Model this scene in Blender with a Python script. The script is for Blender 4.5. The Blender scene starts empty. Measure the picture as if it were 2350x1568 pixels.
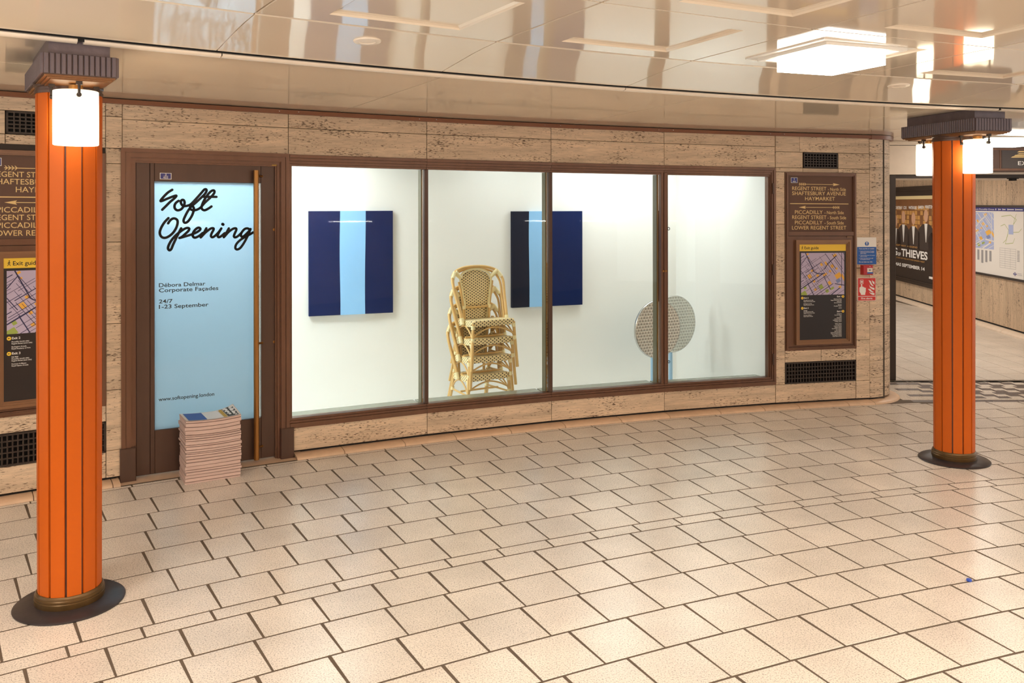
import bpy, bmesh, math, random
from math import sin, cos, pi, radians, degrees, sqrt, atan2
from mathutils import Vector, Matrix
random.seed(7)
SC = bpy.context.scene
COL = SC.collection
H = 1.85                       # eye height; the ring hall is laid out around CX, CY
CX, CY = 6.621, -9.040
RW = 17.50                     # radius of the curved stone wall
F_PX = 2013.5

# ------------------------------------------------------------------ camera, world, lights, exposure
cam = bpy.data.objects.new('camera', bpy.data.cameras.new('camera')); COL.objects.link(cam)
cam.data.sensor_fit = 'HORIZONTAL'; cam.data.sensor_width = 36.0
cam.data.lens = 36.0 * F_PX / 2350.0
cam.data.shift_y = -(784 - 468.0) / 2350.0
cam.data.clip_start = 0.05; cam.data.clip_end = 200
cam.matrix_world = Matrix.Translation((0, 0, H)) @ Matrix.Rotation(pi / 2, 4, 'X') @ Matrix.Rotation(-0.001374, 4, 'Z')
SC.camera = cam
vs = SC.view_settings
vs.view_transform = 'Standard'; vs.look = 'None'; vs.gamma = 1.0; vs.use_curve_mapping = False
vs.exposure = -0.06
SC.display_settings.display_device = 'sRGB'
W = bpy.data.worlds.new('hall_ambient'); SC.world = W; W.use_nodes = True
bgn = W.node_tree.nodes['Background']
bgn.inputs[0].default_value = (1.0, 0.97, 0.93, 1); bgn.inputs[1].default_value = 1.5


def area_light(name, loc, size, power, col, rot=(0, 0, 0), sy=None, spread=None):
    l = bpy.data.lights.new(name, 'AREA'); l.energy = power; l.color = col
    l.shape = 'RECTANGLE'; l.size = size; l.size_y = sy or size
    if spread: l.spread = spread
    o = bpy.data.objects.new(name, l); COL.objects.link(o); o.location = loc; o.rotation_euler = rot
    return o


WARM = (1.0, 0.95, 0.875); COOL = (0.96, 0.985, 1.0)


def pol(th, R, z=0.0):
    t = radians(th)
    return Vector((CX + R * sin(t), CY + R * cos(t), z))


def S(th):                      # the ceiling falls slightly along the hall
    return 1 - 0.00124 * (max(-50, min(14, th)) + 31.8)


# unseen fill lights added at ceiling height, overhead and to the sides of the frame
for th, R, p in [(-29.3, 12.5, 75), (-37.8, 12.5, 75), (-20.8, 12.5, 75), (-46, 14.2, 45), (-33.5, 10.6, 60), (-12.3, 12.5, 75), (-25, 10.2, 50), (-4, 13.5, 60), (-39, 14.8, 90)]:
    area_light('ceiling_fill_light', pol(th, R, 2.42 * S(th)), 0.5, p * 0.27, WARM)
# upward fill lights added outside the frame: they wash the ceiling and the upper stone
for th, R, p in [(-54.4, 15.5, 60), (-50, 12.2, 70), (-43.5, 9.6, 80), (-33.5, 9.4, 80), (-22.5, 9.6, 80), (-12.6, 9.6, 80), (-2, 11.0, 70), (6.0, 13.5, 60), (-40.5, 13.4, 60)]:
    area_light('fill_uplight', pol(th, R, 1.55), 0.6, p * 1.3, (1.0, 0.95, 0.87), rot=(pi, 0, 0))
# corridor beyond the threshold
for y in (10.4, 13.0, 15.8):
    area_light('corridor_light', (5.4, y, 2.44), 0.5, 30, WARM)
# gallery strip lights
GR = pi / 180
for x, p in ((-1.75, 11.5), (-0.15, 4.0), (0.85, 11.5), (1.55, 3.5)):
    area_light('gallery_light', (x + 0.16, 8.713 + 0.385 * x - 0.42, 2.43), 0.55, p, COOL, rot=(0, 0, math.atan(0.385)), sy=0.3)
area_light('gallery_light', (1.75, 8.55, 2.43), 0.5, 5.5, COOL, sy=0.5)
area_light('vestibule_light', pol(-29.92, 18.25, 2.46), 1.0, 85, (0.90, 0.97, 1.0), rot=(-0.35, 0, radians(30)), sy=0.5)


# ------------------------------------------------------------------ materials
def lin(c):
    c = c / 255.0
    return c / 12.92 if c <= 0.04045 else ((c + 0.055) / 1.055) ** 2.4


def rgb(r, g, b): return (lin(r), lin(g), lin(b), 1.0)


MATS = {}


def new_mat(name):
    m = bpy.data.materials.new(name); m.use_nodes = True
    MATS[name] = m
    nt = m.node_tree
    return m, nt, nt.nodes['Principled BSDF']


def N(nt, t, **kw):
    n = nt.nodes.new(t)
    for k, v in kw.items():
        if k.startswith('in_'):
            key = k[3:]
            n.inputs[int(key) if key.isdigit() else key].default_value = v
        else: setattr(n, k, v)
    return n


def mat(name, col, rough=0.5, metal=0.0, spec=0.5, noise=None, bump=None, coat=0.0, rand=0.0):
    """plain surface with optional colour noise (scale, amount, stretch) and bump (scale, strength)"""
    m, nt, b = new_mat(name)
    b.inputs['Roughness'].default_value = rough; b.inputs['Metallic'].default_value = metal
    b.inputs['Specular IOR Level'].default_value = spec; b.inputs['Coat Weight'].default_value = coat
    b.inputs['Base Color'].default_value = col
    L = nt.links
    tc = N(nt, 'ShaderNodeTexCoord')
    src = None
    if noise:
        sc, amt, st = noise
        mp = N(nt, 'ShaderNodeMapping'); mp.inputs['Scale'].default_value = st
        L.new(tc.outputs['Object'], mp.inputs[0])
        no = N(nt, 'ShaderNodeTexNoise', in_Scale=sc, in_Detail=4.0, in_Roughness=0.6); L.new(mp.outputs[0], no.inputs['Vector'])
        mx = N(nt, 'ShaderNodeMix', data_type='RGBA')
        mx.inputs[6].default_value = tuple(c * (1 - amt) for c in col[:3]) + (1,)
        mx.inputs[7].default_value = tuple(min(1, c * (1 + amt)) for c in col[:3]) + (1,)
        L.new(no.outputs[0], mx.inputs[0]); src = mx.outputs[2]
    if rand:
        oi = N(nt, 'ShaderNodeObjectInfo')
        mr = N(nt, 'ShaderNodeMapRange', in_3=1 - rand, in_4=1 + rand); L.new(oi.outputs['Random'], mr.inputs[0])
        hs = N(nt, 'ShaderNodeHueSaturation'); L.new(mr.outputs[0], hs.inputs['Value'])
        if src: L.new(src, hs.inputs['Color'])
        else: hs.inputs['Color'].default_value = col
        src = hs.outputs[0]
    if src: L.new(src, b.inputs['Base Color'])
    if bump:
        nb = N(nt, 'ShaderNodeTexNoise', in_Scale=bump[0], in_Detail=3.0); L.new(tc.outputs['Object'], nb.inputs['Vector'])
        bp = N(nt, 'ShaderNodeBump', in_Strength=bump[1], in_Distance=0.01); L.new(nb.outputs[0], bp.inputs['Height'])
        L.new(bp.outputs[0], b.inputs['Normal'])
    return m


def emat(name, col, strength):
    m, nt, b = new_mat(name)
    b.inputs['Base Color'].default_value = (0.8, 0.8, 0.8, 1)
    b.inputs['Emission Color'].default_value = col; b.inputs['Emission Strength'].default_value = strength
    return m


def travertine(name, base, dark, vertical=False, rand=0.07):
    m, nt, b = new_mat(name); L = nt.links
    tc = N(nt, 'ShaderNodeTexCoord'); oi = N(nt, 'ShaderNodeObjectInfo')
    add = N(nt, 'ShaderNodeVectorMath', operation='ADD')
    comb = N(nt, 'ShaderNodeCombineXYZ')
    mu = N(nt, 'ShaderNodeMath', operation='MULTIPLY', in_1=37.0); L.new(oi.outputs['Random'], mu.inputs[0])
    L.new(mu.outputs[0], comb.inputs[0]); L.new(mu.outputs[0], comb.inputs[2])
    L.new(tc.outputs['Object'], add.inputs[0]); L.new(comb.outputs[0], add.inputs[1])

    def noise(scale, st, det=5.0, ro=0.6):
        mp = N(nt, 'ShaderNodeMapping')
        mp.inputs['Scale'].default_value = (st[1], st[1], st[0]) if vertical else (st[0], st[0], st[1])
        L.new(add.outputs[0], mp.inputs[0])
        n = N(nt, 'ShaderNodeTexNoise', in_Scale=scale, in_Detail=det, in_Roughness=ro); L.new(mp.outputs[0], n.inputs['Vector'])
        return n
    bands = noise(1.0, (1.2, 16.0), 6.0)
    fine = noise(1.0, (9.0, 90.0), 4.0)
    pits = noise(1.0, (30.0, 140.0), 2.5, 0.6)
    zone = noise(1.0, (2.2, 9.0), 2.5)
    cr = N(nt, 'ShaderNodeValToRGB'); e = cr.color_ramp.elements
    e[0].position = 0.28; e[0].color = tuple(c * 0.72 for c in base[:3]) + (1,)
    e[1].position = 0.72; e[1].color = tuple(min(1, c * 1.16) for c in base[:3]) + (1,)
    L.new(bands.outputs[0], cr.inputs[0])
    cf = N(nt, 'ShaderNodeMapRange', in_1=0.3, in_2=0.7, in_3=0.80, in_4=1.12); L.new(fine.outputs[0], cf.inputs[0])
    hs = N(nt, 'ShaderNodeHueSaturation'); L.new(cr.outputs[0], hs.inputs['Color'])
    mr = N(nt, 'ShaderNodeMapRange', in_3=1 - rand, in_4=1 + rand); L.new(oi.outputs['Random'], mr.inputs[0])
    mm = N(nt, 'ShaderNodeMath', operation='MULTIPLY'); L.new(cf.outputs[0], mm.inputs[0]); L.new(mr.outputs[0], mm.inputs[1])
    L.new(mm.outputs[0], hs.inputs['Value'])
    # pits cluster in zones
    ps = N(nt, 'ShaderNodeMath', operation='MULTIPLY_ADD', in_1=0.55); L.new(zone.outputs[0], ps.inputs[0]); L.new(pits.outputs[0], ps.inputs[2])
    pr = N(nt, 'ShaderNodeMapRange', in_1=0.868, in_2=0.945, in_3=0.0, in_4=1.0); L.new(ps.outputs[0], pr.inputs[0])
    mx = N(nt, 'ShaderNodeMix', data_type='RGBA'); L.new(pr.outputs[0], mx.inputs[0]); L.new(hs.outputs[0], mx.inputs[6]); mx.inputs[7].default_value = dark
    L.new(mx.outputs[2], b.inputs['Base Color'])
    inv = N(nt, 'ShaderNodeMath', operation='SUBTRACT', in_0=1.0); L.new(pr.outputs[0], inv.inputs[1])
    bp = N(nt, 'ShaderNodeBump', in_Strength=0.35, in_Distance=0.004); L.new(inv.outputs[0], bp.inputs['Height']); L.new(bp.outputs[0], b.inputs['Normal'])
    b.inputs['Roughness'].default_value = 0.5
    return m


def terrazzo(name, base, rough=0.25, rand=0.05, spec=0.45):
    m, nt, b = new_mat(name); L = nt.links
    geo = N(nt, 'ShaderNodeNewGeometry'); oi = N(nt, 'ShaderNodeObjectInfo')
    sp = N(nt, 'ShaderNodeTexNoise', in_Scale=150.0, in_Detail=2.0, in_Roughness=0.7); L.new(geo.outputs['Position'], sp.inputs['Vector'])
    bl = N(nt, 'ShaderNodeTexNoise', in_Scale=2.2, in_Detail=4.0, in_Roughness=0.6); L.new(geo.outputs['Position'], bl.inputs['Vector'])
    gum = N(nt, 'ShaderNodeTexVoronoi', in_Scale=2.6); L.new(geo.outputs['Position'], gum.inputs['Vector'])
    cr = N(nt, 'ShaderNodeValToRGB'); e = cr.color_ramp.elements
    e[0].position = 0.34; e[0].color = tuple(c * 0.48 for c in base[:3]) + (1,)
    e[1].position = 0.47; e[1].color = base
    x = cr.color_ramp.elements.new(0.70); x.color = tuple(min(1, c * 1.12) for c in base[:3]) + (1,)
    L.new(sp.outputs[0], cr.inputs[0])
    mr = N(nt, 'ShaderNodeMapRange', in_3=1 - rand, in_4=1 + rand); L.new(oi.outputs['Random'], mr.inputs[0])
    mb = N(nt, 'ShaderNodeMapRange', in_1=0.3, in_2=0.7, in_3=0.88, in_4=1.07); L.new(bl.outputs[0], mb.inputs[0])
    mm = N(nt, 'ShaderNodeMath', operation='MULTIPLY'); L.new(mr.outputs[0], mm.inputs[0]); L.new(mb.outputs[0], mm.inputs[1])
    hs = N(nt, 'ShaderNodeHueSaturation'); L.new(mm.outputs[0], hs.inputs['Value']); L.new(cr.outputs[0], hs.inputs['Color'])
    gr = N(nt, 'ShaderNodeMapRange', in_1=0.022, in_2=0.030, in_3=0.0, in_4=0.0); L.new(gum.outputs['Distance'], gr.inputs[0])
    mx = N(nt, 'ShaderNodeMix', data_type='RGBA'); L.new(gr.outputs[0], mx.inputs[0]); L.new(hs.outputs[0], mx.inputs[6]); mx.inputs[7].default_value = rgb(62, 50, 44)
    L.new(mx.outputs[2], b.inputs['Base Color'])
    rr = N(nt, 'ShaderNodeMapRange', in_1=0.3, in_2=0.7, in_3=rough, in_4=rough); L.new(bl.outputs[0], rr.inputs[0]); L.new(rr.outputs[0], b.inputs['Roughness'])
    b.inputs['Specular IOR Level'].default_value = spec
    return m


TRAV = travertine('travertine', rgb(216, 192, 164), rgb(98, 76, 58))
TRAV2 = travertine('travertine_vertical', rgb(205, 178, 148), rgb(70, 58, 48), vertical=True)
SKIRT = mat('skirting_stone', rgb(212, 180, 150), 0.45, noise=(14, 0.2, (1, 1, 1)), rand=0.06)
TILE = terrazzo('floor_tile', rgb(226, 216, 204))
GROUT = mat('grout', rgb(96, 82, 68), 0.8, noise=(9, 0.25, (1, 1, 1)))
MOSD = mat('mosaic_dark', rgb(92, 80, 76), 0.4, noise=(20, 0.15, (1, 1, 1)))
BRONZE = mat('bronze', rgb(110, 78, 60), 0.34, metal=0.35, spec=0.5, noise=(3.0, 0.22, (6, 6, 0.7)))
BRONZE_D = mat('bronze_dark', rgb(84, 62, 52), 0.36, metal=0.3, noise=(3.0, 0.2, (5, 5, 0.8)))
BRONZE_L = mat('bronze_light', rgb(140, 104, 76), 0.38, metal=0.4, noise=(4.0, 0.15, (1, 1, 1)))
BRASS = mat('brass_worn', rgb(160, 112, 58), 0.3, metal=0.7, noise=(3.0, 0.3, (4, 4, 1.0)))
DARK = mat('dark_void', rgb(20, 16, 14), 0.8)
BLACKM = mat('dark_metal', rgb(58, 48, 42), 0.45, metal=0.3, noise=(5, 0.2, (1, 1, 1)))
CAPM = mat('capital_bronze', rgb(100, 89, 94), 0.42, metal=0.35, noise=(16.0, 0.35, (1, 1, 0.35)), bump=(22, 0.25))
ORANGE = mat('orange_enamel', rgb(192, 90, 18), 0.45, spec=0.22, coat=0.0, noise=(2.0, 0.07, (1, 1, 0.3)))
STRIP = mat('joint_strip', rgb(66, 44, 36), 0.45)
RUBBER = mat('floor_collar', rgb(50, 44, 46), 0.35, noise=(9, 0.5, (1, 1, 1)), bump=(8, 0.4))
CEILM = mat('ceiling_enamel', rgb(234, 218, 196), 0.06, spec=0.55, coat=0.0, bump=(1.1, 0.09))
CEILJ = mat('ceiling_joint', rgb(196, 156, 112), 0.5)
TRIMW = mat('trim_cream', rgb(240, 226, 208), 0.35, noise=(10, 0.08, (1, 1, 1)))
TRIMB = mat('trim_brown', rgb(122, 72, 40), 0.4)
PLAST = mat('white_plaster', rgb(238, 238, 232), 0.6, noise=(2, 0.02, (1, 1, 1)))
SILLM = mat('sill_stone', rgb(126, 128, 112), 0.22, noise=(5, 0.2, (1, 1, 1)))
WHITE = mat('white_paint', rgb(238, 236, 232), 0.4)
BLACK = mat('black_ink', rgb(22, 20, 22), 0.45)
SIGNB = mat('sign_brown', rgb(104, 78, 66), 0.5, spec=0.25, noise=(4, 0.08, (1, 1, 1)))
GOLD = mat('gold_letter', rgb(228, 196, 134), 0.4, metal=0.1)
YEL = mat('sign_yellow', rgb(244, 204, 62), 0.45)
POSTK = mat('poster_black', rgb(38, 32, 32), 0.35)
LILAC = mat('map_lilac', rgb(190, 178, 206), 0.5)
NAVY = mat('map_navy', rgb(44, 42, 84), 0.5)
MAPY = mat('map_amber', rgb(236, 180, 72), 0.5)
MAPG = mat('map_green', rgb(158, 176, 84), 0.5)
BLUE = mat('sign_blue', rgb(22, 92, 178), 0.4)
PLATEB = mat('plate_blue', rgb(44, 46, 128), 0.35)
RED = mat('sign_red', rgb(208, 48, 42), 0.4)
REDB = mat('alarm_red', rgb(186, 36, 40), 0.3)
PAPERW = mat('paper_white', rgb(228, 224, 218), 0.7)
NEWSP = mat('newsprint', rgb(204, 178, 168), 0.85, noise=(120.0, 0.16, (0.04, 0.04, 1)), rand=0.05)
NEWSB = mat('print_blue', rgb(62, 98, 176), 0.6)
NEWSG = mat('print_grey', rgb(66, 66, 60), 0.6)
NEWSY = mat('print_ochre', rgb(200, 164, 62), 0.6)
RATTAN = mat('rattan', rgb(218, 178, 112), 0.4, noise=(10, 0.16, (1, 1, 0.5)), rand=0.05)
BIND = mat('rattan_binding', rgb(244, 230, 180), 0.5, noise=(60, 0.12, (0.2, 0.2, 1)))
NAVYC = mat('canvas_navy', rgb(14, 32, 78), 0.8, spec=0.2, noise=(60, 0.15, (0.08, 0.08, 1)))
NAVYC2 = mat('canvas_black_navy', rgb(22, 27, 44), 0.8, spec=0.2, noise=(60, 0.1, (0.08, 0.08, 1)))
NAVYC3 = mat('canvas_blue', rgb(2, 28, 78), 0.8, spec=0.2, noise=(60, 0.1, (0.08, 0.08, 1)))
SKYC = mat('canvas_light_blue', rgb(144, 198, 242), 0.7, noise=(4, 0.03, (1, 1, 1)))
PALEB = mat('post_pale_blue', rgb(166, 206, 234), 0.35)
STEEL = mat('steel', rgb(206, 204, 200), 0.25, metal=0.9)
BOTTLE = mat('cap_blue', rgb(48, 86, 190), 0.35)
LAMPGL = emat('lamp_glass', (1.0, 0.86, 0.60, 1), 9.0)
_nt = LAMPGL.node_tree; _tc = N(_nt, 'ShaderNodeTexCoord'); _sp = N(_nt, 'ShaderNodeSeparateXYZ'); _nt.links.new(_tc.outputs['Generated'], _sp.inputs[0])
_cr = N(_nt, 'ShaderNodeValToRGB'); _e = _cr.color_ramp.elements
_e[0].position = 0.0; _e[0].color = (0.30, 0.30, 0.30, 1); _e[1].position = 1.0; _e[1].color = (0.11, 0.11, 0.11, 1)
for _p, _v in ((0.06, 0.6), (0.4, 1.0), (0.72, 0.7), (0.9, 0.22)):
    _x = _e.new(_p); _x.color = (_v, _v, _v, 1)
_mu = N(_nt, 'ShaderNodeMath', operation='MULTIPLY', in_1=11.0); _nt.links.new(_sp.outputs[2], _cr.inputs[0]); _nt.links.new(_cr.outputs[0], _mu.inputs[0])
_nt.links.new(_mu.outputs[0], _nt.nodes['Principled BSDF'].inputs['Emission Strength'])
DIFF = emat('light_diffuser', (1.0, 0.95, 0.86, 1), 9.0)
FRAMEW = mat('fixture_white', rgb(236, 230, 220), 0.35)
PINK = mat('skin_flat', rgb(206, 160, 128), 0.6)


def swirl_mat(name, ca, cb):
    m, nt, b = new_mat(name); L = nt.links
    tc = N(nt, 'ShaderNodeTexCoord'); uv = tc.outputs['UV']
    sep = N(nt, 'ShaderNodeSeparateXYZ'); L.new(uv, sep.inputs[0])
    fl = N(nt, 'ShaderNodeMath', operation='FLOOR'); L.new(sep.outputs[1], fl.inputs[0])
    md = N(nt, 'ShaderNodeMath', operation='FLOORED_MODULO', in_1=2.0); L.new(fl.outputs[0], md.inputs[0])
    hf = N(nt, 'ShaderNodeMath', operation='MULTIPLY_ADD', in_1=0.5); L.new(md.outputs[0], hf.inputs[0]); L.new(sep.outputs[0], hf.inputs[2])
    fx = N(nt, 'ShaderNodeMath', operation='FRACT'); L.new(hf.outputs[0], fx.inputs[0])
    fy = N(nt, 'ShaderNodeMath', operation='FRACT'); L.new(sep.outputs[1], fy.inputs[0])
    cx = N(nt, 'ShaderNodeMath', operation='SUBTRACT', in_1=0.5); L.new(fx.outputs[0], cx.inputs[0])
    cy = N(nt, 'ShaderNodeMath', operation='SUBTRACT', in_1=0.5); L.new(fy.outputs[0], cy.inputs[0])
    co = N(nt, 'ShaderNodeCombineXYZ'); L.new(cx.outputs[0], co.inputs[0]); L.new(cy.outputs[0], co.inputs[1])
    ln = N(nt, 'ShaderNodeVectorMath', operation='LENGTH'); L.new(co.outputs[0], ln.inputs[0])
    bp = N(nt, 'ShaderNodeBump', in_Strength=0.9, in_Distance=0.012); L.new(ln.outputs['Value'], bp.inputs['Height'])
    mr = N(nt, 'ShaderNodeMapRange', in_1=0.12, in_2=0.55); L.new(ln.outputs['Value'], mr.inputs[0])
    mx = N(nt, 'ShaderNodeMix', data_type='RGBA'); mx.inputs[6].default_value = ca; mx.inputs[7].default_value = cb
    L.new(mr.outputs[0], mx.inputs[0]); L.new(mx.outputs[2], b.inputs['Base Color'])
    b.inputs['Metallic'].default_value = 0.55; b.inputs['Roughness'].default_value = 0.32
    L.new(bp.outputs[0], b.inputs['Normal'])
    return m


def weave_mat():
    m, nt, b = new_mat('woven_cane'); L = nt.links
    tc = N(nt, 'ShaderNodeTexCoord'); sep = N(nt, 'ShaderNodeSeparateXYZ'); L.new(tc.outputs['UV'], sep.inputs[0])
    fl = N(nt, 'ShaderNodeMath', operation='FLOOR'); L.new(sep.outputs[1], fl.inputs[0])
    md = N(nt, 'ShaderNodeMath', operation='FLOORED_MODULO', in_1=2.0); L.new(fl.outputs[0], md.inputs[0])
    hf = N(nt, 'ShaderNodeMath', operation='MULTIPLY_ADD', in_1=0.5); L.new(md.outputs[0], hf.inputs[0]); L.new(sep.outputs[0], hf.inputs[2])
    out = []
    for s, wdt in ((hf.outputs[0], 0.145), (sep.outputs[1], 0.38)):
        fr = N(nt, 'ShaderNodeMath', operation='FRACT'); L.new(s, fr.inputs[0])
        sb = N(nt, 'ShaderNodeMath', operation='SUBTRACT', in_1=0.5); L.new(fr.outputs[0], sb.inputs[0])
        ab = N(nt, 'ShaderNodeMath', operation='ABSOLUTE'); L.new(sb.outputs[0], ab.inputs[0])
        lt = N(nt, 'ShaderNodeMath', operation='LESS_THAN', in_1=wdt); L.new(ab.outputs[0], lt.inputs[0]); out.append(lt.outputs[0])
    mu = N(nt, 'ShaderNodeMath', operation='MULTIPLY'); L.new(out[0], mu.inputs[0]); L.new(out[1], mu.inputs[1])
    mx = N(nt, 'ShaderNodeMix', data_type='RGBA'); mx.inputs[6].default_value = rgb(244, 222, 168); mx.inputs[7].default_value = rgb(58, 40, 28)
    L.new(mu.outputs[0], mx.inputs[0]); L.new(mx.outputs[2], b.inputs['Base Color'])
    iv = N(nt, 'ShaderNodeMath', operation='SUBTRACT', in_0=1.0); L.new(mu.outputs[0], iv.inputs[1])
    bp = N(nt, 'ShaderNodeBump', in_Strength=0.4, in_Distance=0.003); L.new(iv.outputs[0], bp.inputs['Height']); L.new(bp.outputs[0], b.inputs['Normal'])
    b.inputs['Roughness'].default_value = 0.5
    return m


def glass_mat():
    m = bpy.data.materials.new('window_glass'); m.use_nodes = True; nt = m.node_tree; nt.nodes.clear()
    o = N(nt, 'ShaderNodeOutputMaterial'); tr = N(nt, 'ShaderNodeBsdfTransparent'); tr.inputs[0].default_value = (0.97, 0.988, 0.98, 1)
    gl = N(nt, 'ShaderNodeBsdfGlossy'); gl.inputs['Roughness'].default_value = 0.02
    fr = N(nt, 'ShaderNodeFresnel', in_IOR=1.27); mx = N(nt, 'ShaderNodeMixShader')
    nt.links.new(fr.outputs[0], mx.inputs[0]); nt.links.new(tr.outputs[0], mx.inputs[1]); nt.links.new(gl.outputs[0], mx.inputs[2]); nt.links.new(mx.outputs[0], o.inputs[0])
    MATS['window_glass'] = m
    return m


def frosted_mat():
    m = bpy.data.materials.new('frosted_film'); m.use_nodes = True; nt = m.node_tree; nt.nodes.clear()
    o = N(nt, 'ShaderNodeOutputMaterial')
    tl = N(nt, 'ShaderNodeBsdfTranslucent'); tl.inputs[0].default_value = rgb(214, 236, 248)
    df = N(nt, 'ShaderNodeBsdfDiffuse'); df.inputs[0].default_value = rgb(132, 160, 176)
    gl = N(nt, 'ShaderNodeBsdfGlossy'); gl.inputs['Roughness'].default_value = 0.05
    m1 = N(nt, 'ShaderNodeMixShader', in_0=0.35); nt.links.new(tl.outputs[0], m1.inputs[1]); nt.links.new(df.outputs[0], m1.inputs[2])
    fr = N(nt, 'ShaderNodeFresnel', in_IOR=1.4); m2 = N(nt, 'ShaderNodeMixShader')
    nt.links.new(fr.outputs[0], m2.inputs[0]); nt.links.new(m1.outputs[0], m2.inputs[1]); nt.links.new(gl.outputs[0], m2.inputs[2]); nt.links.new(m2.outputs[0], o.inputs[0])
    MATS['frosted_film'] = m
    return m


SWIRL = swirl_mat('engraved_steel', rgb(168, 156, 144), rgb(236, 226, 214)); SWIRL_SHEEN = swirl_mat('engraved_steel_sheen', rgb(192, 194, 186), rgb(226, 228, 220)); WEAVE = weave_mat(); GLASS = glass_mat(); FROST = frosted_mat()  # second steel is a lighter copy: white reflection painted into its colour


# ------------------------------------------------------------------ builders
def link(o, parent=None):
    COL.objects.link(o)
    if parent: o.parent = parent
    return o


def empty(name, loc=(0, 0, 0), rz=0.0):
    o = bpy.data.objects.new(name, None); o.empty_display_size = 0.1
    o.location = loc; o.rotation_euler = (0, 0, rz)
    return link(o)


def tag(o, label=None, cat=None, group=None, kind=None):
    if label: o['label'] = label
    if cat: o['category'] = cat
    if group: o['group'] = group
    if kind: o['kind'] = kind
    return o


def wall_frame(name, th, R=RW):      # Empty on the wall: x along the wall, y into it, z up
    return empty(name, pol(th, R), -radians(th))


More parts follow.
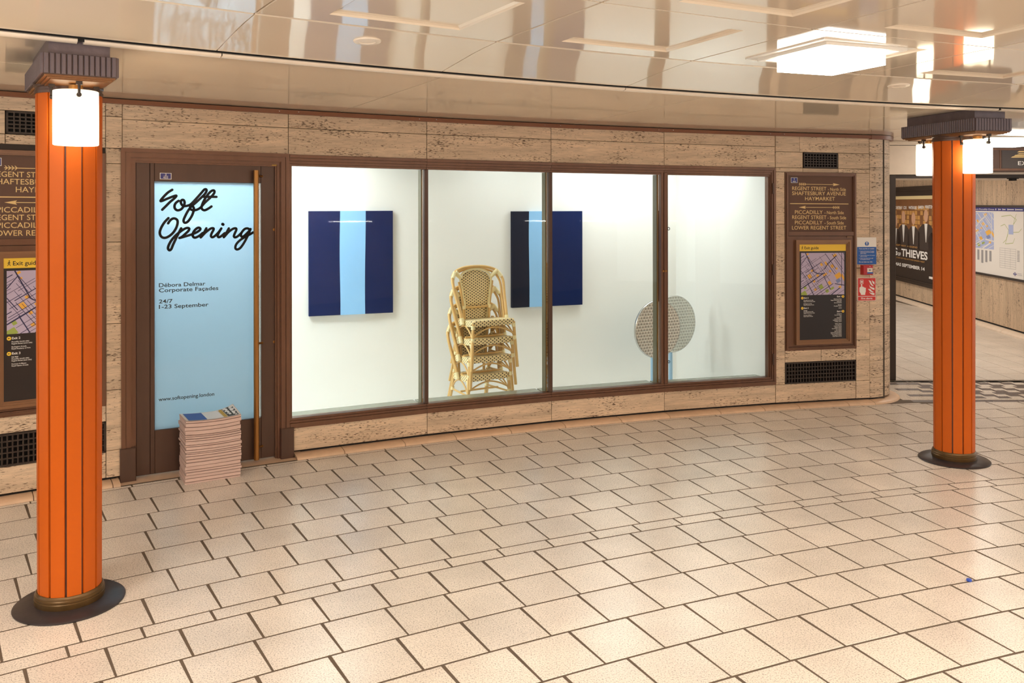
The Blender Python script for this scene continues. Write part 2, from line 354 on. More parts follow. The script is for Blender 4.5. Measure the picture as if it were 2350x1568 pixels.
class MB:
    def __init__(self): self.v = []; self.f = []; self.mi = []; self.uv = {}

    def add(self, vs_, fs, m=0):
        n = len(self.v); self.v += [tuple(p) for p in vs_]
        for f in fs: self.f.append(tuple(i + n for i in f)); self.mi.append(m)
        return self

    def box(self, x0, x1, y0, y1, z0, z1, m=0):
        return self.add([(x0, y0, z0), (x1, y0, z0), (x1, y1, z0), (x0, y1, z0), (x0, y0, z1), (x1, y0, z1), (x1, y1, z1), (x0, y1, z1)],
                        [(0, 3, 2, 1), (4, 5, 6, 7), (0, 1, 5, 4), (1, 2, 6, 5), (2, 3, 7, 6), (3, 0, 4, 7)], m)

    def cbox(self, x0, x1, y0, y1, z0, z1, c=0.003, m=0):      # box whose front (-y) edges are chamfered
        a = [(x0, y1, z0), (x1, y1, z0), (x1, y1, z1), (x0, y1, z1)]
        b = [(x0, y0 + c, z0), (x1, y0 + c, z0), (x1, y0 + c, z1), (x0, y0 + c, z1)]
        d = [(x0 + c, y0, z0 + c), (x1 - c, y0, z0 + c), (x1 - c, y0, z1 - c), (x0 + c, y0, z1 - c)]
        fs = [(0, 3, 2, 1), (8, 9, 10, 11)]
        for k in range(4):
            j = (k + 1) % 4
            fs += [(k, j, 4 + j, 4 + k), (4 + k, 4 + j, 8 + j, 8 + k)]
        return self.add(a + b + d, fs, m)

    def prism(self, poly, axis, a0, a1, m=0):
        """poly in the plane normal to axis: axis x -> (y,z), y -> (x,z), z -> (x,y)"""
        def P(p, a): return {'x': (a, p[0], p[1]), 'y': (p[0], a, p[1]), 'z': (p[0], p[1], a)}[axis]
        n = len(poly)
        return self.add([P(p, a0) for p in poly] + [P(p, a1) for p in poly],
                        [tuple(range(n))[::-1], tuple(range(n, 2 * n))] + [(i, (i + 1) % n, n + (i + 1) % n, n + i) for i in range(n)], m)

    def tube(self, pts, r, n=8, m=0, cap=True):
        pts = [Vector(p) for p in pts]; k = len(pts)
        rs = r if isinstance(r, (list, tuple)) else [r] * k
        up = None; rings = []
        for i, p in enumerate(pts):
            t = (pts[min(i + 1, k - 1)] - pts[max(i - 1, 0)]).normalized()
            if up is None:
                up = Vector((0, 0, 1)) if abs(t.z) < 0.9 else Vector((1, 0, 0))
            u = t.cross(up)
            if u.length < 1e-5: u = t.cross(Vector((0, 1, 0)))
            u.normalize(); w = u.cross(t); up = w
            rings.append([p + (u * cos(2 * pi * j / n) + w * sin(2 * pi * j / n)) * rs[i] for j in range(n)])
        vs_ = [q for ring in rings for q in ring]
        fs = [(i * n + j, i * n + (j + 1) % n, (i + 1) * n + (j + 1) % n, (i + 1) * n + j) for i in range(k - 1) for j in range(n)]
        if cap: fs += [tuple(range(n))[::-1], tuple(range((k - 1) * n, k * n))]
        return self.add(vs_, fs, m)

    def lathe(self, prof, n=32, m=0, c=(0, 0), close=False):
        k = len(prof); vs_ = []
        for r, z in prof:
            for j in range(n):
                a = 2 * pi * j / n; vs_.append((c[0] + r * cos(a), c[1] + r * sin(a), z))
        fs = [(i * n + j, i * n + (j + 1) % n, (i + 1) * n + (j + 1) % n, (i + 1) * n + j) for i in range(k - 1) for j in range(n)]
        if prof[0][0] > 1e-6 and not close: fs.append(tuple(range(n))[::-1])
        if prof[-1][0] > 1e-6 and not close: fs.append(tuple(range((k - 1) * n, k * n)))
        if close: fs += [((k - 1) * n + j, (k - 1) * n + (j + 1) % n, (j + 1) % n, j) for j in range(n)]
        return self.add(vs_, fs, m)

    def disc(self, x, z, r, y, n=12, m=0, sx=1.0):      # flat disc facing -y
        return self.add([(x + sx * r * cos(2 * pi * i / n), y, z + r * sin(2 * pi * i / n)) for i in range(n)], [tuple(range(n))], m)

    def rect(self, x0, x1, z0, z1, y, m=0):              # flat rectangle facing -y
        return self.add([(x0, y, z0), (x1, y, z0), (x1, y, z1), (x0, y, z1)], [(0, 1, 2, 3)], m)

    def poly(self, pts, y, m=0):
        return self.add([(p[0], y, p[1]) for p in pts], [tuple(range(len(pts)))], m)

    def build(self, name, mats, parent=None, smooth=False, th=None, zf=None, loc=None, rot=None, recalc=True):
        vv = self.v
        if th is not None:                                # heights follow the slightly falling ceiling line
            vv = [(x, y, z * S(th + degrees(x / RW))) for x, y, z in vv]
        me = bpy.data.meshes.new(name); me.from_pydata(vv, [], self.f)
        if not isinstance(mats, (list, tuple)): mats = [mats]
        for mm_ in mats: me.materials.append(mm_)
        if len(mats) > 1: me.polygons.foreach_set('material_index', self.mi)
        if recalc:
            bm = bmesh.new(); bm.from_mesh(me); bmesh.ops.recalc_face_normals(bm, faces=bm.faces); bm.to_mesh(me); bm.free()
        if smooth: me.polygons.foreach_set('use_smooth', [True] * len(me.polygons))
        me.update()
        o = bpy.data.objects.new(name, me)
        if loc: o.location = loc
        if rot: o.rotation_euler = rot
        return link(o, parent)


def smooth_by_angle(o, ang=40):
    me = o.data
    me.polygons.foreach_set('use_smooth', [True] * len(me.polygons))
    bm = bmesh.new(); bm.from_mesh(me)
    for e in bm.edges:
        e.smooth = not (len(e.link_faces) == 2 and e.calc_face_angle(0) > radians(ang))
    bm.to_mesh(me); bm.free()
    return o


def spline(pts, n=6):                                     # Catmull-Rom through points
    P_ = [Vector(p) for p in pts]
    if len(P_) < 3: return P_
    out = []
    for i in range(len(P_) - 1):
        p0 = P_[max(i - 1, 0)]; p1 = P_[i]; p2 = P_[i + 1]; p3 = P_[min(i + 2, len(P_) - 1)]
        for k in range(n):
            t = k / n
            out.append(0.5 * ((2 * p1) + (p2 - p0) * t + (2 * p0 - 5 * p1 + 4 * p2 - p3) * t * t + (3 * p1 - p0 - 3 * p2 + p3) * t ** 3))
    out.append(P_[-1])
    return out


def text_mb(mb, body, x0, x1, z0, cap, y, m=0, bold=0.0, fit=True, align='L'):
    """flat letters facing -y; cap = capital height; x0..x1 is the fitted width"""
    cu = bpy.data.curves.new('t', 'FONT'); cu.body = body; cu.resolution_u = 3; cu.offset = bold
    ob = bpy.data.objects.new('t', cu)
    me = bpy.data.meshes.new_from_object(ob)
    xs = [v.co.x for v in me.vertices]
    if xs:
        a, b = min(xs), max(xs); sz = cap / 0.70
        sx = (x1 - x0) / (b - a) if fit else sz
        off = x0 if align == 'L' or fit else (x1 - (b - a) * sx if align == 'R' else (x0 + x1) / 2 - (b - a) * sx / 2)
        mb.add([(off + (v.co.x - a) * sx, y, z0 + v.co.y * sz) for v in me.vertices], [tuple(p.vertices) for p in me.polygons], m)
    bpy.data.objects.remove(ob); bpy.data.curves.remove(cu); bpy.data.meshes.remove(me)
    return mb


def text_obj(name, body, x0, x1, z0, cap, y, mt, parent, th=None, bold=0.0):
    mb = MB(); text_mb(mb, body, x0, x1, z0, cap, y, bold=bold)
    return mb.build(name, mt, parent, th=th, recalc=False)


def ring_sector(th0, th1, R0, R1, zf, n=40, m=0, mb=None):
    mb = mb or MB()
    vs_ = []
    for i in range(n + 1):
        t = th0 + (th1 - th0) * i / n
        for R in (R0, R1): vs_.append(pol(t, R, zf(t) if callable(zf) else zf))
    return mb.add(vs_, [(2 * i, 2 * i + 2, 2 * i + 3, 2 * i + 1) for i in range(n)], m)


# ------------------------------------------------------------------ FLOOR
floor_mb = ring_sector(-72, 30, 5.5, 17.60, -0.0012, 80)
floor_mb.add([(3.0, 7.2, -0.0018), (9.5, 6.0, -0.0018), (9.5, 20.0, -0.0018), (3.0, 20.0, -0.0018)], [(0, 1, 2, 3)])
floor = tag(floor_mb.build('floor', GROUT), 'brown grout bed under the cream floor tiles', kind='structure')

TR = [9.412, 9.386, 9.232, 9.0725, 8.911, 8.745, 8.5825, 8.4245, 8.265, 8.2065, 8.061, 7.905, 7.747, 7.5855, 7.425, 7.265, 7.105, 6.945, 6.785, 6.625]
KNOWN = {1: [-31.71, -30.74, -27.82, -26.85, -25.87, -24.89], 2: [-31.42, -30.43, -29.44, -28.44, -27.48, -26.5, -25.5],
         3: [-31.63, -30.62, -29.93, -27.9, -26.9, -25.89], 4: [-31.85, -30.81, -29.78, -28.74, -27.71, -26.67, -25.63, -17.43, -16.4, -15.41, -14.42],
         5: [-32.07, -31.0, -30.23, -28.18, -27.15, -25.25, -24.49, -23.44, -18.22, -17.19, -16.16, -15.15], 6: [-31.83, -30.76, -25.37, -24.31, -23.22, -18.99, -17.94, -16.87, -15.85],
         7: [-25.9, -24.81, -23.7, -19.37, -18.31, -17.24], 8: [-30.43, -29.36, -28.24, -27.14, -26.02, -24.91, -20.76, -19.66, -18.59, -17.52],
         9: [-29.88, -28.77, -26.51, -25.38, -24.25, -20.88, -19.77, -18.69, -17.79], 10: [-30.03, -28.89, -19.87, -18.73, -17.62, -16.5, -15.38],
         11: [-29.11, -24.41, -23.21, -18.53, -17.38, -16.23], 12: [-25.24, -24.01, -22.82, -19.24, -18.05, -16.87], 13: [-24.81, -18.7]}
PITCH = 0.1585
rt = random.Random(3)
tiles = []                                               # (area seen, th0, th1, R0, R1, jl, jr)


def px(p):
    return (1175 + p.x / p.y * F_PX, 468 - (p.z - H) / p.y * F_PX)


mosaic_keep = lambda p: not (p.y > 8.12 and p.x > 3.55)
for k in range(len(TR) - 1):
    Ro, Ri = TR[k] * H, TR[k + 1] * H
    Rm = (Ro + Ri) / 2; dth = degrees(PITCH * H / Rm)
    ks = sorted(KNOWN.get(k, [-28 + rt.uniform(0, dth)]))
    js = [ks[0]]
    for a in ks[1:]:
        g = a - js[-1]; n = max(1, round(g / dth)); b0 = js[-1]
        for i in range(1, n + 1): js.append(b0 + g * i / n)
    while js[0] > -58: js.insert(0, js[0] - dth)
    while js[-1] < 6: js.append(js[-1] + dth)
    for a, b in zip(js, js[1:]):
        c = pol((a + b) / 2, Rm)
        if c.y < 0.9: continue
        q = [pol(a, Ro), pol(b, Ro), pol(b, Ri), pol(a, Ri)]
        if any(p.y < 0.5 for p in q): continue
        if not mosaic_keep(c): continue
        uv = [px(p) for p in q]
        if max(u for u, v in uv) < -250 or min(u for u, v in uv) > 2600 or min(v for u, v in uv) > 1850: continue
        ins = [p for p in uv if -5 < p[0] < 2355 and p[1] < 1573]
        ar = abs(sum(uv[i][0] * uv[(i + 1) % 4][1] - uv[(i + 1) % 4][0] * uv[i][1] for i in range(4))) / 2
        tiles.append((ar * len(ins) / 4, a, b, Ro, Ri))
tiles.sort(key=lambda t: -t[0])
tile_cache = {}


def tile_geo(mb, L, D, M=None, wob=None):
    c = 0.0010; x, y = L / 2, D / 2
    T = [(-x + c, -y + c, 0), (x - c, -y + c, 0), (x - c, y - c, 0), (-x + c, y - c, 0)]
    E_ = [(-x, -y, -0.0010), (x, -y, -0.0010), (x, y, -0.0010), (-x, y, -0.0010)]
    B_ = [(-x, -y, -0.007), (x, -y, -0.007), (x, y, -0.007), (-x, y, -0.007)]
    vs_ = T + E_ + B_
    if M: vs_ = [tuple(M @ Vector(v)) for v in vs_]
    fs = [(0, 1, 2, 3)] + [f for i in range(4) for f in ((i, 4 + i, 4 + (i + 1) % 4, (i + 1) % 4), (4 + i, 8 + i, 8 + (i + 1) % 4, 4 + (i + 1) % 4))]
    return mb.add(vs_, fs)


rest = MB()
NT = 0
for ar, a, b, Ro, Ri in tiles:
    thm = (a + b) / 2; Rm = (Ro + Ri) / 2
    L = radians(b - a) * Rm - (0.0125 + rt.uniform(-0.002, 0.002)); D = Ro - Ri - 0.0125
    if D < 0.06: L += 0.003
    dz = rt.uniform(-0.0003, 0.0003); rz = -radians(thm) + rt.uniform(-0.0022, 0.0022)
    if NT < 298 and ar > 0:
        key = (round(L / 0.002), round(D / 0.0015))
        if key not in tile_cache:
            o = tile_geo(MB(), L, D).build('tile', TILE, floor); tile_cache[key] = o.data
        else:
            o = link(bpy.data.objects.new('tile', tile_cache[key]), floor)
        o.location = pol(thm, Rm, dz); o.rotation_euler = (0, 0, rz); NT += 1
    else:
        tile_geo(rest, L, D, Matrix.Translation(pol(thm, Rm, dz)) @ Matrix.Rotation(rz, 4, 'Z'))
# corridor tiles, laid square to the corridor
for i in range(14):
    for j in range(24):
        x = 3.66 + 0.292 * i; y = 9.36 + 0.352 * j
        if x + 0.146 > 7.45: continue
        tile_geo(rest, 0.284, 0.345, Matrix.Translation((x - 0.012 * (y - 9.36), y, rt.uniform(-0.0003, 0.0003))))
tag(rest.build('outlying_tiles', TILE, floor), 'smaller and more distant cream tiles', kind='stuff')
# black and cream mosaic at the threshold
light, darkm = MB(), MB()
cw, cd = 0.120, 0.0905
for j in range(9):
    y = 8.315 + cd * (j + 0.5)
    x0 = 3.66 + 0.035 * (j % 3)
    for i in range(36):
        x = x0 + cw * (i + 0.5)
        if x > 7.3: break
        if x < 3.70 and j < 3: continue
        d = ((i + j) % 2 == 0) if i > 2 else (j % 3 == 1 and i > 0)
        if i > 2 and (i // 3 + j) % 5 == 0 and j % 4 == 2: d = True
        tile_geo(darkm if d else light, cw - 0.004, cd - 0.004, Matrix.Translation((x, y, 0)))
for n_ in range(14):
    x = 3.80 + 0.25 * n_
    tile_geo(darkm if n_ < 13 else light, 0.247, 0.085, Matrix.Translation((x + 0.06, 8.205, 0)))
    tile_geo(light, 0.247, 0.055, Matrix.Translation((x, 8.285, 0)))
    tile_geo(darkm, 0.247, 0.06, Matrix.Translation((x + 0.22, 9.09, 0)))
tag(darkm.build('mosaic_dark_tiles', MOSD, floor), 'black mosaic tiles of the threshold', kind='stuff')
tag(light.build('mosaic_light_tiles', TILE, floor), 'cream mosaic tiles of the threshold', kind='stuff')

# ------------------------------------------------------------------ CURVED WALL: backing + slabs
wall = empty('wall_back'); tag(wall, 'curved travertine wall around the shop window', kind='structure')
EDGE = -10.87                                            # where the wall starts to turn the corner
CR = 0.39                                                # radius of the rounded corner


def facet(name, th, R, parent):
    o = empty(name, pol(th, R), -radians(th)); o.parent = parent
    return o


def backing(th0, th1, z0, z1, r0=17.545, r1=17.68, mb=None):
    mb = mb or MB(); n = max(1, int((th1 - th0) / 1.0))
    for i in range(n):
        a = th0 + (th1 - th0) * i / n; b = th0 + (th1 - th0) * (i + 1) / n
        q = [pol(a, r0), pol(b, r0), pol(b, r1), pol(a, r1)]
        mb.add([(p.x, p.y, z0) for p in q] + [(p.x, p.y, z1) for p in q], [(0, 3, 2, 1), (4, 5, 6, 7), (0, 1, 5, 4), (1, 2, 6, 5), (2, 3, 7, 6), (3, 0, 4, 7)])
    return mb


bk = backing(-42, -31.62, -0.01, 2.7, r0=17.535)
backing(-31.62, -28.2, 2.16, 2.7, mb=bk)
backing(-28.2, -13.95, 2.15, 2.7, mb=bk)
backing(-28.2, -13.95, -0.01, 0.235, mb=bk)
backing(-13.95, -10.3, -0.01, 2.7, r0=17.535, r1=17.95, mb=bk)
bk.build('backing', mat('wall_core', rgb(70, 60, 52), 0.8), wall)


def slab(th0, th1, z0, z1, R=RW, j=0.0016, d=0.035):
    """one stone panel between two joints; its face is flat and its edges are eased"""
    thm = (th0 + th1) / 2; hw = R * sin(radians((th1 - th0) / 2)) - j
    mb = MB().cbox(-hw, hw, rt.uniform(-0.0012, 0.0012), d, z0 + j, z1 - j, c=0.0022)
    o = mb.build('travertine_slab', TRAV, wall, th=thm)
    o.location = pol(thm, R); o.rotation_euler = (0, 0, -radians(thm))
    return o


JT = [-31.77, -28.12, -24.60, -21.07, -17.60, -14.0]
for a, b in zip(JT, JT[1:]):
    slab(a, b, 2.222, 2.418); slab(a, b, 2.418, 2.54)
for a, b in zip(JT[1:], JT[2:]): slab(a, b, 0.044, 0.214)
# right of the shop window
slab(-14.0, -13.2, 2.372, 2.54); slab(-13.2, EDGE, 2.372, 2.54)
slab(-14.0, -13.10, 2.225, 2.372); slab(-11.92, EDGE, 2.225, 2.372); slab(-13.10, -11.92, 2.185, 2.225)
slab(-14.0, -13.10, 2.185, 2.225); slab(-11.92, EDGE, 2.185, 2.225)
for a, b in ((0.23, 0.70), (0.70, 1.16), (1.16, 1.70), (1.70, 2.185)): slab(-14.0, -13.70, a, b)
slab(-13.70, -12.50, 0.412, 0.526); slab(-12.50, -11.33, 0.412, 0.526); slab(-14.0, -11.33, 0.044, 0.213)
slab(-14.0, -13.70, 0.213, 0.23)
for a, b in ((0.044, 0.213), (0.213, 0.60), (0.60, 1.28), (1.28, 1.76), (1.76, 2.185)): slab(-11.33, EDGE, a, b)
# left of the door
for a, b in ((0.044, 0.222), (0.222, 0.62), (0.62, 1.06), (1.06, 1.60), (1.60, 2.12), (2.12, 2.222), (2.222, 2.432), (2.432, 2.54)): slab(-32.10, -31.77, a, b)
slab(-38, -35.0, 0.044, 2.54)
for a, b in ((-34.95, -33.98), (-32.6, -32.10)): slab(a, b, 2.285, 2.432)
slab(-33.98, -32.6, 2.222, 2.285); slab(-34.95, -33.98, 2.222, 2.285); slab(-32.6, -32.10, 2.222, 2.285)
slab(-34.95, -33.3, 2.432, 2.54); slab(-33.3, -32.10, 2.432, 2.54)
slab(-35.0, -34.47, 0.044, 2.222)
slab(-34.47, -33.28, 0.418, 0.535); slab(-33.28, -32.10, 0.418, 0.535); slab(-34.47, -32.10, 0.044, 0.213)
# rounded corner and the flank that leads into the corridor
t_e = radians(EDGE); e_x = Vector((cos(t_e), -sin(t_e), 0)); e_y = Vector((sin(t_e), cos(t_e), 0))
p_e = pol(EDGE, RW)


def corner_pt(phi, z, off=0.0):
    r = CR + off
    return p_e + e_y * CR + e_x * (r * sin(phi)) - e_y * (r * cos(phi)) + Vector((0, 0, z))


def corner_slab(z0, z1, d=0.03, off=0.0, mt=None, name='travertine_slab', par=None, ph=(0, pi / 2), n=12):
    vs_ = []
    for i in range(n + 1):
        ph_ = ph[0] + (ph[1] - ph[0]) * i / n
        for o_, z in ((off, z0), (off, z1), (off - d, z1), (off - d, z0)): vs_.append(corner_pt(ph_, z * S(EDGE), o_))
    fs = [(4 * i + k, 4 * i + 4 + k, 4 * i + 4 + (k + 1) % 4, 4 * i + (k + 1) % 4) for i in range(n) for k in range(4)] + [(0, 1, 2, 3), (4 * n + 3, 4 * n + 2, 4 * n + 1, 4 * n)]
    o = MB().add(vs_, fs).build(name, mt or TRAV, par or wall)
    return smooth_by_angle(o, 30)


for a, b in ((0.046, 0.235), (0.238, 0.395), (0.398, 0.82), (0.823, 1.30), (1.303, 1.81), (1.813, 2.24), (2.243, 2.375), (2.378, 2.54)): corner_slab(a, b)
fl0 = corner_pt(pi / 2, 0)
fe = fl0 + e_y * 7.0
MB().add([fl0, fe, fe - e_x * 0.2, fl0 - e_x * 0.2, fl0 + Vector((0, 0, 2.6)), fe + Vector((0, 0, 2.6)), fe - e_x * 0.2 + Vector((0, 0, 2.6)), fl0 - e_x * 0.2 + Vector((0, 0, 2.6))],
         [(0, 3, 2, 1), (4, 5, 6, 7), (0, 1, 5, 4), (1, 2, 6, 5), (2, 3, 7, 6), (3, 0, 4, 7)]).build('corridor_flank', TRAV2, wall)

# skirting: curved curb stones
base = empty('baseboard_back'); tag(base, 'low rounded stone curb at the foot of the wall', kind='structure')
PROF = [(17.412, -0.005), (17.4135, 0.008), (17.425, 0.017), (17.450, 0.0225), (17.490, 0.0265), (17.545, 0.0275), (17.545, -0.005)]


def curb(th0, th1, n=4):
    vs_ = []
    for i in range(n + 1):
        t = th0 + (th1 - th0) * i / n
        for R, z in PROF: vs_.append(pol(t, R, z))
    k = len(PROF)
    fs = [(i * k + j, (i + 1) * k + j, (i + 1) * k + (j + 1) % k, i * k + (j + 1) % k) for i in range(n) for j in range(k)] + [tuple(range(k)), tuple(range(n * k, n * k + k))[::-1]]
    smooth_by_angle(MB().add(vs_, fs).build('curb_stone', SKIRT, base), 50)


t = -28.0
while t < EDGE - 0.1:
    t2 = min(t + rt.uniform(1.1, 1.7), EDGE)
    if EDGE - t2 < 0.4: t2 = EDGE
    curb(t + 0.008, t2 - 0.008); t = t2
t = -38
while t < -31.85:
    t2 = min(t + 1.5, -31.84); curb(t + 0.008, t2 - 0.008); t = t2
vs_ = []
for i in range(13):
    for R, z in PROF[:-1] + [(17.545, -0.005)]: vs_.append(corner_pt(i / 12 * pi / 2, z, 17.50 - R))
k = len(PROF)
smooth_by_angle(MB().add(vs_, [(i * k + j, (i + 1) * k + j, (i + 1) * k + (j + 1) % k, i * k + (j + 1) % k) for i in range(12) for j in range(k)]).build('curb_stone', SKIRT, base), 50)
ring_sector(-31.84, -28.0, 17.414, 17.60, 0.003, 8).build('door_threshold', SKIRT, base)
# shadow gap over the curb
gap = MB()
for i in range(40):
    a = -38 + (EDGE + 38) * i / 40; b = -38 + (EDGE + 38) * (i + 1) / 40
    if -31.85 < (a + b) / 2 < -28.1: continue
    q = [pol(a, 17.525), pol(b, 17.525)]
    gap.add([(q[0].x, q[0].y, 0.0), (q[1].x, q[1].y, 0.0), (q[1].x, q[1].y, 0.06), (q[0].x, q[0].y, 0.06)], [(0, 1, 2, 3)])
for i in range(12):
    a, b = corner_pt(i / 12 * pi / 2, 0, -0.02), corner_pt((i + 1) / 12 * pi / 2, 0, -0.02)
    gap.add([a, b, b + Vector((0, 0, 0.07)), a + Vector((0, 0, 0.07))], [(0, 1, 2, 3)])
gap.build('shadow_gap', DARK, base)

# brown metal trim under the ceiling, with screw heads
trim = empty('trim_1'); tag(trim, 'brown metal strip between stone wall and ceiling', kind='structure')
tb = MB()
for i in range(56):
    a = -38 + (EDGE + 38) * i / 56; b = -38 + (EDGE + 38) * (i + 1) / 56
    q = [pol(a, 17.468), pol(b, 17.468), pol(b, 17.51), pol(a, 17.51)]
    s0, s1 = S(a), S(b)
    tb.add([(q[0].x, q[0].y, 2.516 * s0), (q[1].x, q[1].y, 2.516 * s1), (q[2].x, q[2].y, 2.516 * s1), (q[3].x, q[3].y, 2.516 * s0),
            (q[0].x, q[0].y, 2.546 * s0), (q[1].x, q[1].y, 2.546 * s1), (q[2].x, q[2].y, 2.552 * s1), (q[3].x, q[3].y, 2.552 * s0)],
           [(0, 3, 2, 1), (4, 5, 6, 7), (0, 1, 5, 4), (1, 2, 6, 5), (2, 3, 7, 6), (3, 0, 4, 7)])
tb.build('strip', TRIMB, trim)
corner_slab(2.51, 2.548, d=0.05, off=0.035, mt=TRIMB, name='strip_end', par=trim)
sc = MB()
for t in JT[1:]:
    for dx in (-0.075, 0.065):
        p = pol(t + degrees(dx / RW), 17.464)
        sc.lathe([(0.0, 2.529 * S(t)), (0.004, 2.531 * S(t)), (0.0045, 2.534 * S(t)), (0.0, 2.536 * S(t))], 8, c=(p.x, p.y))
sc.build('screw_heads', STEEL, trim)

# ------------------------------------------------------------------ CEILING
ceil = empty('ceiling'); tag(ceil, 'glossy cream panelled ceiling', kind='structure')
so = ring_sector(-66, 26, 8.0, 15.335, lambda t: 2.66 * S(t), 60)
ring_sector(-66, 26, 15.30, 18.6, lambda t: 2.585 * S(t), 60, mb=so)
so.build('backing', CEILJ, ceil)
# flat outer band
RB0, RB1 = 15.400, 17.52
for a, b, r0, r1 in [(-52, -33.5, RB0, 16.25), (-52, -33.5, 16.258, RB1), (-33.5, -26.9, RB0, RB1), (-26.9, -20.4, RB0, RB1), (-20.4, -13.85, RB0, RB1), (-13.85, -9.6, RB0, 16.95), (-13.85, -9.6, 16.958, 18.55), (-9.6, -2.8, RB0, 18.55), (-2.8, 6, RB0, 18.55)]:
    n = 10
    mb = MB()
    vs_ = []
    for i in range(n + 1):
        t = a + 0.012 + (b - a - 0.024) * i / n
        for R, z in ((r0, 2.553), (r1, 2.553), (r1, 2.575), (r0, 2.575)): vs_.append(pol(t, R, z * S(t)))
    mb.add(vs_, [(4 * i + k, 4 * i + 4 + k, 4 * i + 4 + (k + 1) % 4, 4 * i + (k + 1) % 4) for i in range(n) for k in range(4)] + [(0, 1, 2, 3), (4 * n + 3, 4 * n + 2, 4 * n + 1, 4 * n)])
    smooth_by_angle(mb.build('ceiling_panel', CEILM, ceil), 30)
RAD = [-31.4 + 4.25 * k for k in range(-5, 10)]
COVE = [(14.668, 2.604), (14.80, 2.5985), (14.94, 2.589), (15.08, 2.5765), (15.19, 2.5665), (15.27, 2.5590), (15.302, 2.5555)]
for a, b in zip(RAD, RAD[1:]):
    n = 8; k = len(COVE); vs_ = []
    for i in range(n + 1):
        t = a + 0.010 + (b - a - 0.020) * i / n
        for R, z in COVE: vs_.append(pol(t, R, z * S(t)))
        for R, z in COVE[::-1]: vs_.append(pol(t, R, (z + 0.012) * S(t)))
    kk = 2 * k
    fs = [(i * kk + j, (i + 1) * kk + j, (i + 1) * kk + (j + 1) % kk, i * kk + (j + 1) % kk) for i in range(n) for j in range(kk)] + [tuple(range(kk)), tuple(range(n * kk, n * kk + kk))[::-1]]
    smooth_by_angle(MB().add(vs_, fs).build('cove_panel', CEILM, ceil), 40)
RL = [14.655, 13.785, 12.915, 12.045, 11.175, 10.305, 9.435]
LIGHT_AT = {(-22.9, 0)}


def bilin(th, R, thc, Rc, hw, hd):
    return None


for ri, (Ro, Ri) in enumerate(zip(RL, RL[1:])):
    for a, b in zip(RAD, RAD[1:]):
        tm = (a + b) / 2; Rm = (Ro + Ri) / 2
        g = 0.006
        z = 2.605

        def PT(x, y, zz):                                  # x in degrees from the middle, y radial
            return pol(tm + x, Rm + y, zz * S(tm + x))
        hx = (b - a) / 2 - degrees(g / Rm); hy = (Ro - Ri) / 2 - g
        cx_, cy_ = 1.135, 0.288                            # coffer opening
        rings = [[(-hx, -hy, z + 0.02), (hx, -hy, z + 0.02), (hx, hy, z + 0.02), (-hx, hy, z + 0.02)],
                 [(-hx, -hy, z), (hx, -hy, z), (hx, hy, z), (-hx, hy, z)],
                 [(-cx_, -cy_, z), (cx_, -cy_, z), (cx_, cy_, z), (-cx_, cy_, z)]]
        bx, by = cx_ - degrees(0.007 / Rm), cy_ - 0.007
        rings.append([(-bx, -by, z + 0.007), (bx, -by, z + 0.007), (bx, by, z + 0.007), (-bx, by, z + 0.007)])
        bx2, by2 = bx - degrees(0.014 / Rm), by - 0.014
        rings.append([(-bx2, -by2, z + 0.013), (bx2, -by2, z + 0.013), (bx2, by2, z + 0.013), (-bx2, by2, z + 0.013)])
        vs_ = [PT(*p) for r_ in rings for p in r_]
        fs = [(4 * q + k, 4 * q + (k + 1) % 4, 4 * q + 4 + (k + 1) % 4, 4 * q + 4 + k) for q in range(len(rings) - 1) for k in range(4)] + [(16, 17, 18, 19)]
        MB().add(vs_, fs).build('ceiling_panel', CEILM, ceil)
# cream half-round trim with its gaps at the columns
t2_ = empty('trim_2'); tag(t2_, 'cream moulding ring along the ceiling', kind='structure')
TP = [(15.330, 2.552), (15.326, 2.5468), (15.334, 2.538), (15.360, 2.533), (15.388, 2.538), (15.402, 2.549), (15.402, 2.558)]
for a, b in ((-52, -33.54), (-33.44, -31.3), (-31.28, -22.9), (-22.88, -12.56), (-12.48, -2), (-1.98, 6)):
    n = max(4, int((b - a) * 2)); k = len(TP); vs_ = []
    for i in range(n + 1):
        t = a + (b - a) * i / n
        for R, z in TP: vs_.append(pol(t, R, z * S(t)))
    smooth_by_angle(MB().add(vs_, [(i * k + j, (i + 1) * k + j, (i + 1) * k + (j + 1) % k, i * k + (j + 1) % k) for i in range(n) for j in range(k)] + [tuple(range(k)), tuple(range(n * k, n * k + k))[::-1]]).build('moulding', TRIMW, t2_), 50)
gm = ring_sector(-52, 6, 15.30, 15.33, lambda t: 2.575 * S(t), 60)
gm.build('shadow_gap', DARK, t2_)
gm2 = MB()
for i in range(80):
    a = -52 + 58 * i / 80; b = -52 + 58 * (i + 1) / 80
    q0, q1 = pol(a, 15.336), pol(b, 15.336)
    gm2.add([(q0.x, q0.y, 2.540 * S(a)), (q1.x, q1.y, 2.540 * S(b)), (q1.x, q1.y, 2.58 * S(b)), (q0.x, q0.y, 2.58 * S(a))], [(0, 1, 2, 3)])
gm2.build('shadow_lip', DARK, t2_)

# ------------------------------------------------------------------ DOOR
DT = -29.92
door = tag(wall_frame('door_1', DT), 'bronze gallery door with frosted pale blue glass', kind='structure')


def moulding_frame(mb, x0, x1, z0, z1, steps, bottom=False, m=0):
    """stepped frame; steps = list of (width, y_front, y_back) from outside inwards"""
    for wd, ya, yb in steps:
        mb.box(x0, x0 + wd, ya, yb, z0, z1, m); mb.box(x1 - wd, x1, ya, yb, z0, z1, m)
        mb.box(x0 + wd, x1 - wd, ya, yb, z1 - wd, z1, m)
        if bottom: mb.box(x0 + wd, x1 - wd, ya, yb, z0, z0 + wd, m); z0 += wd
        x0 += wd; x1 -= wd; z1 -= wd


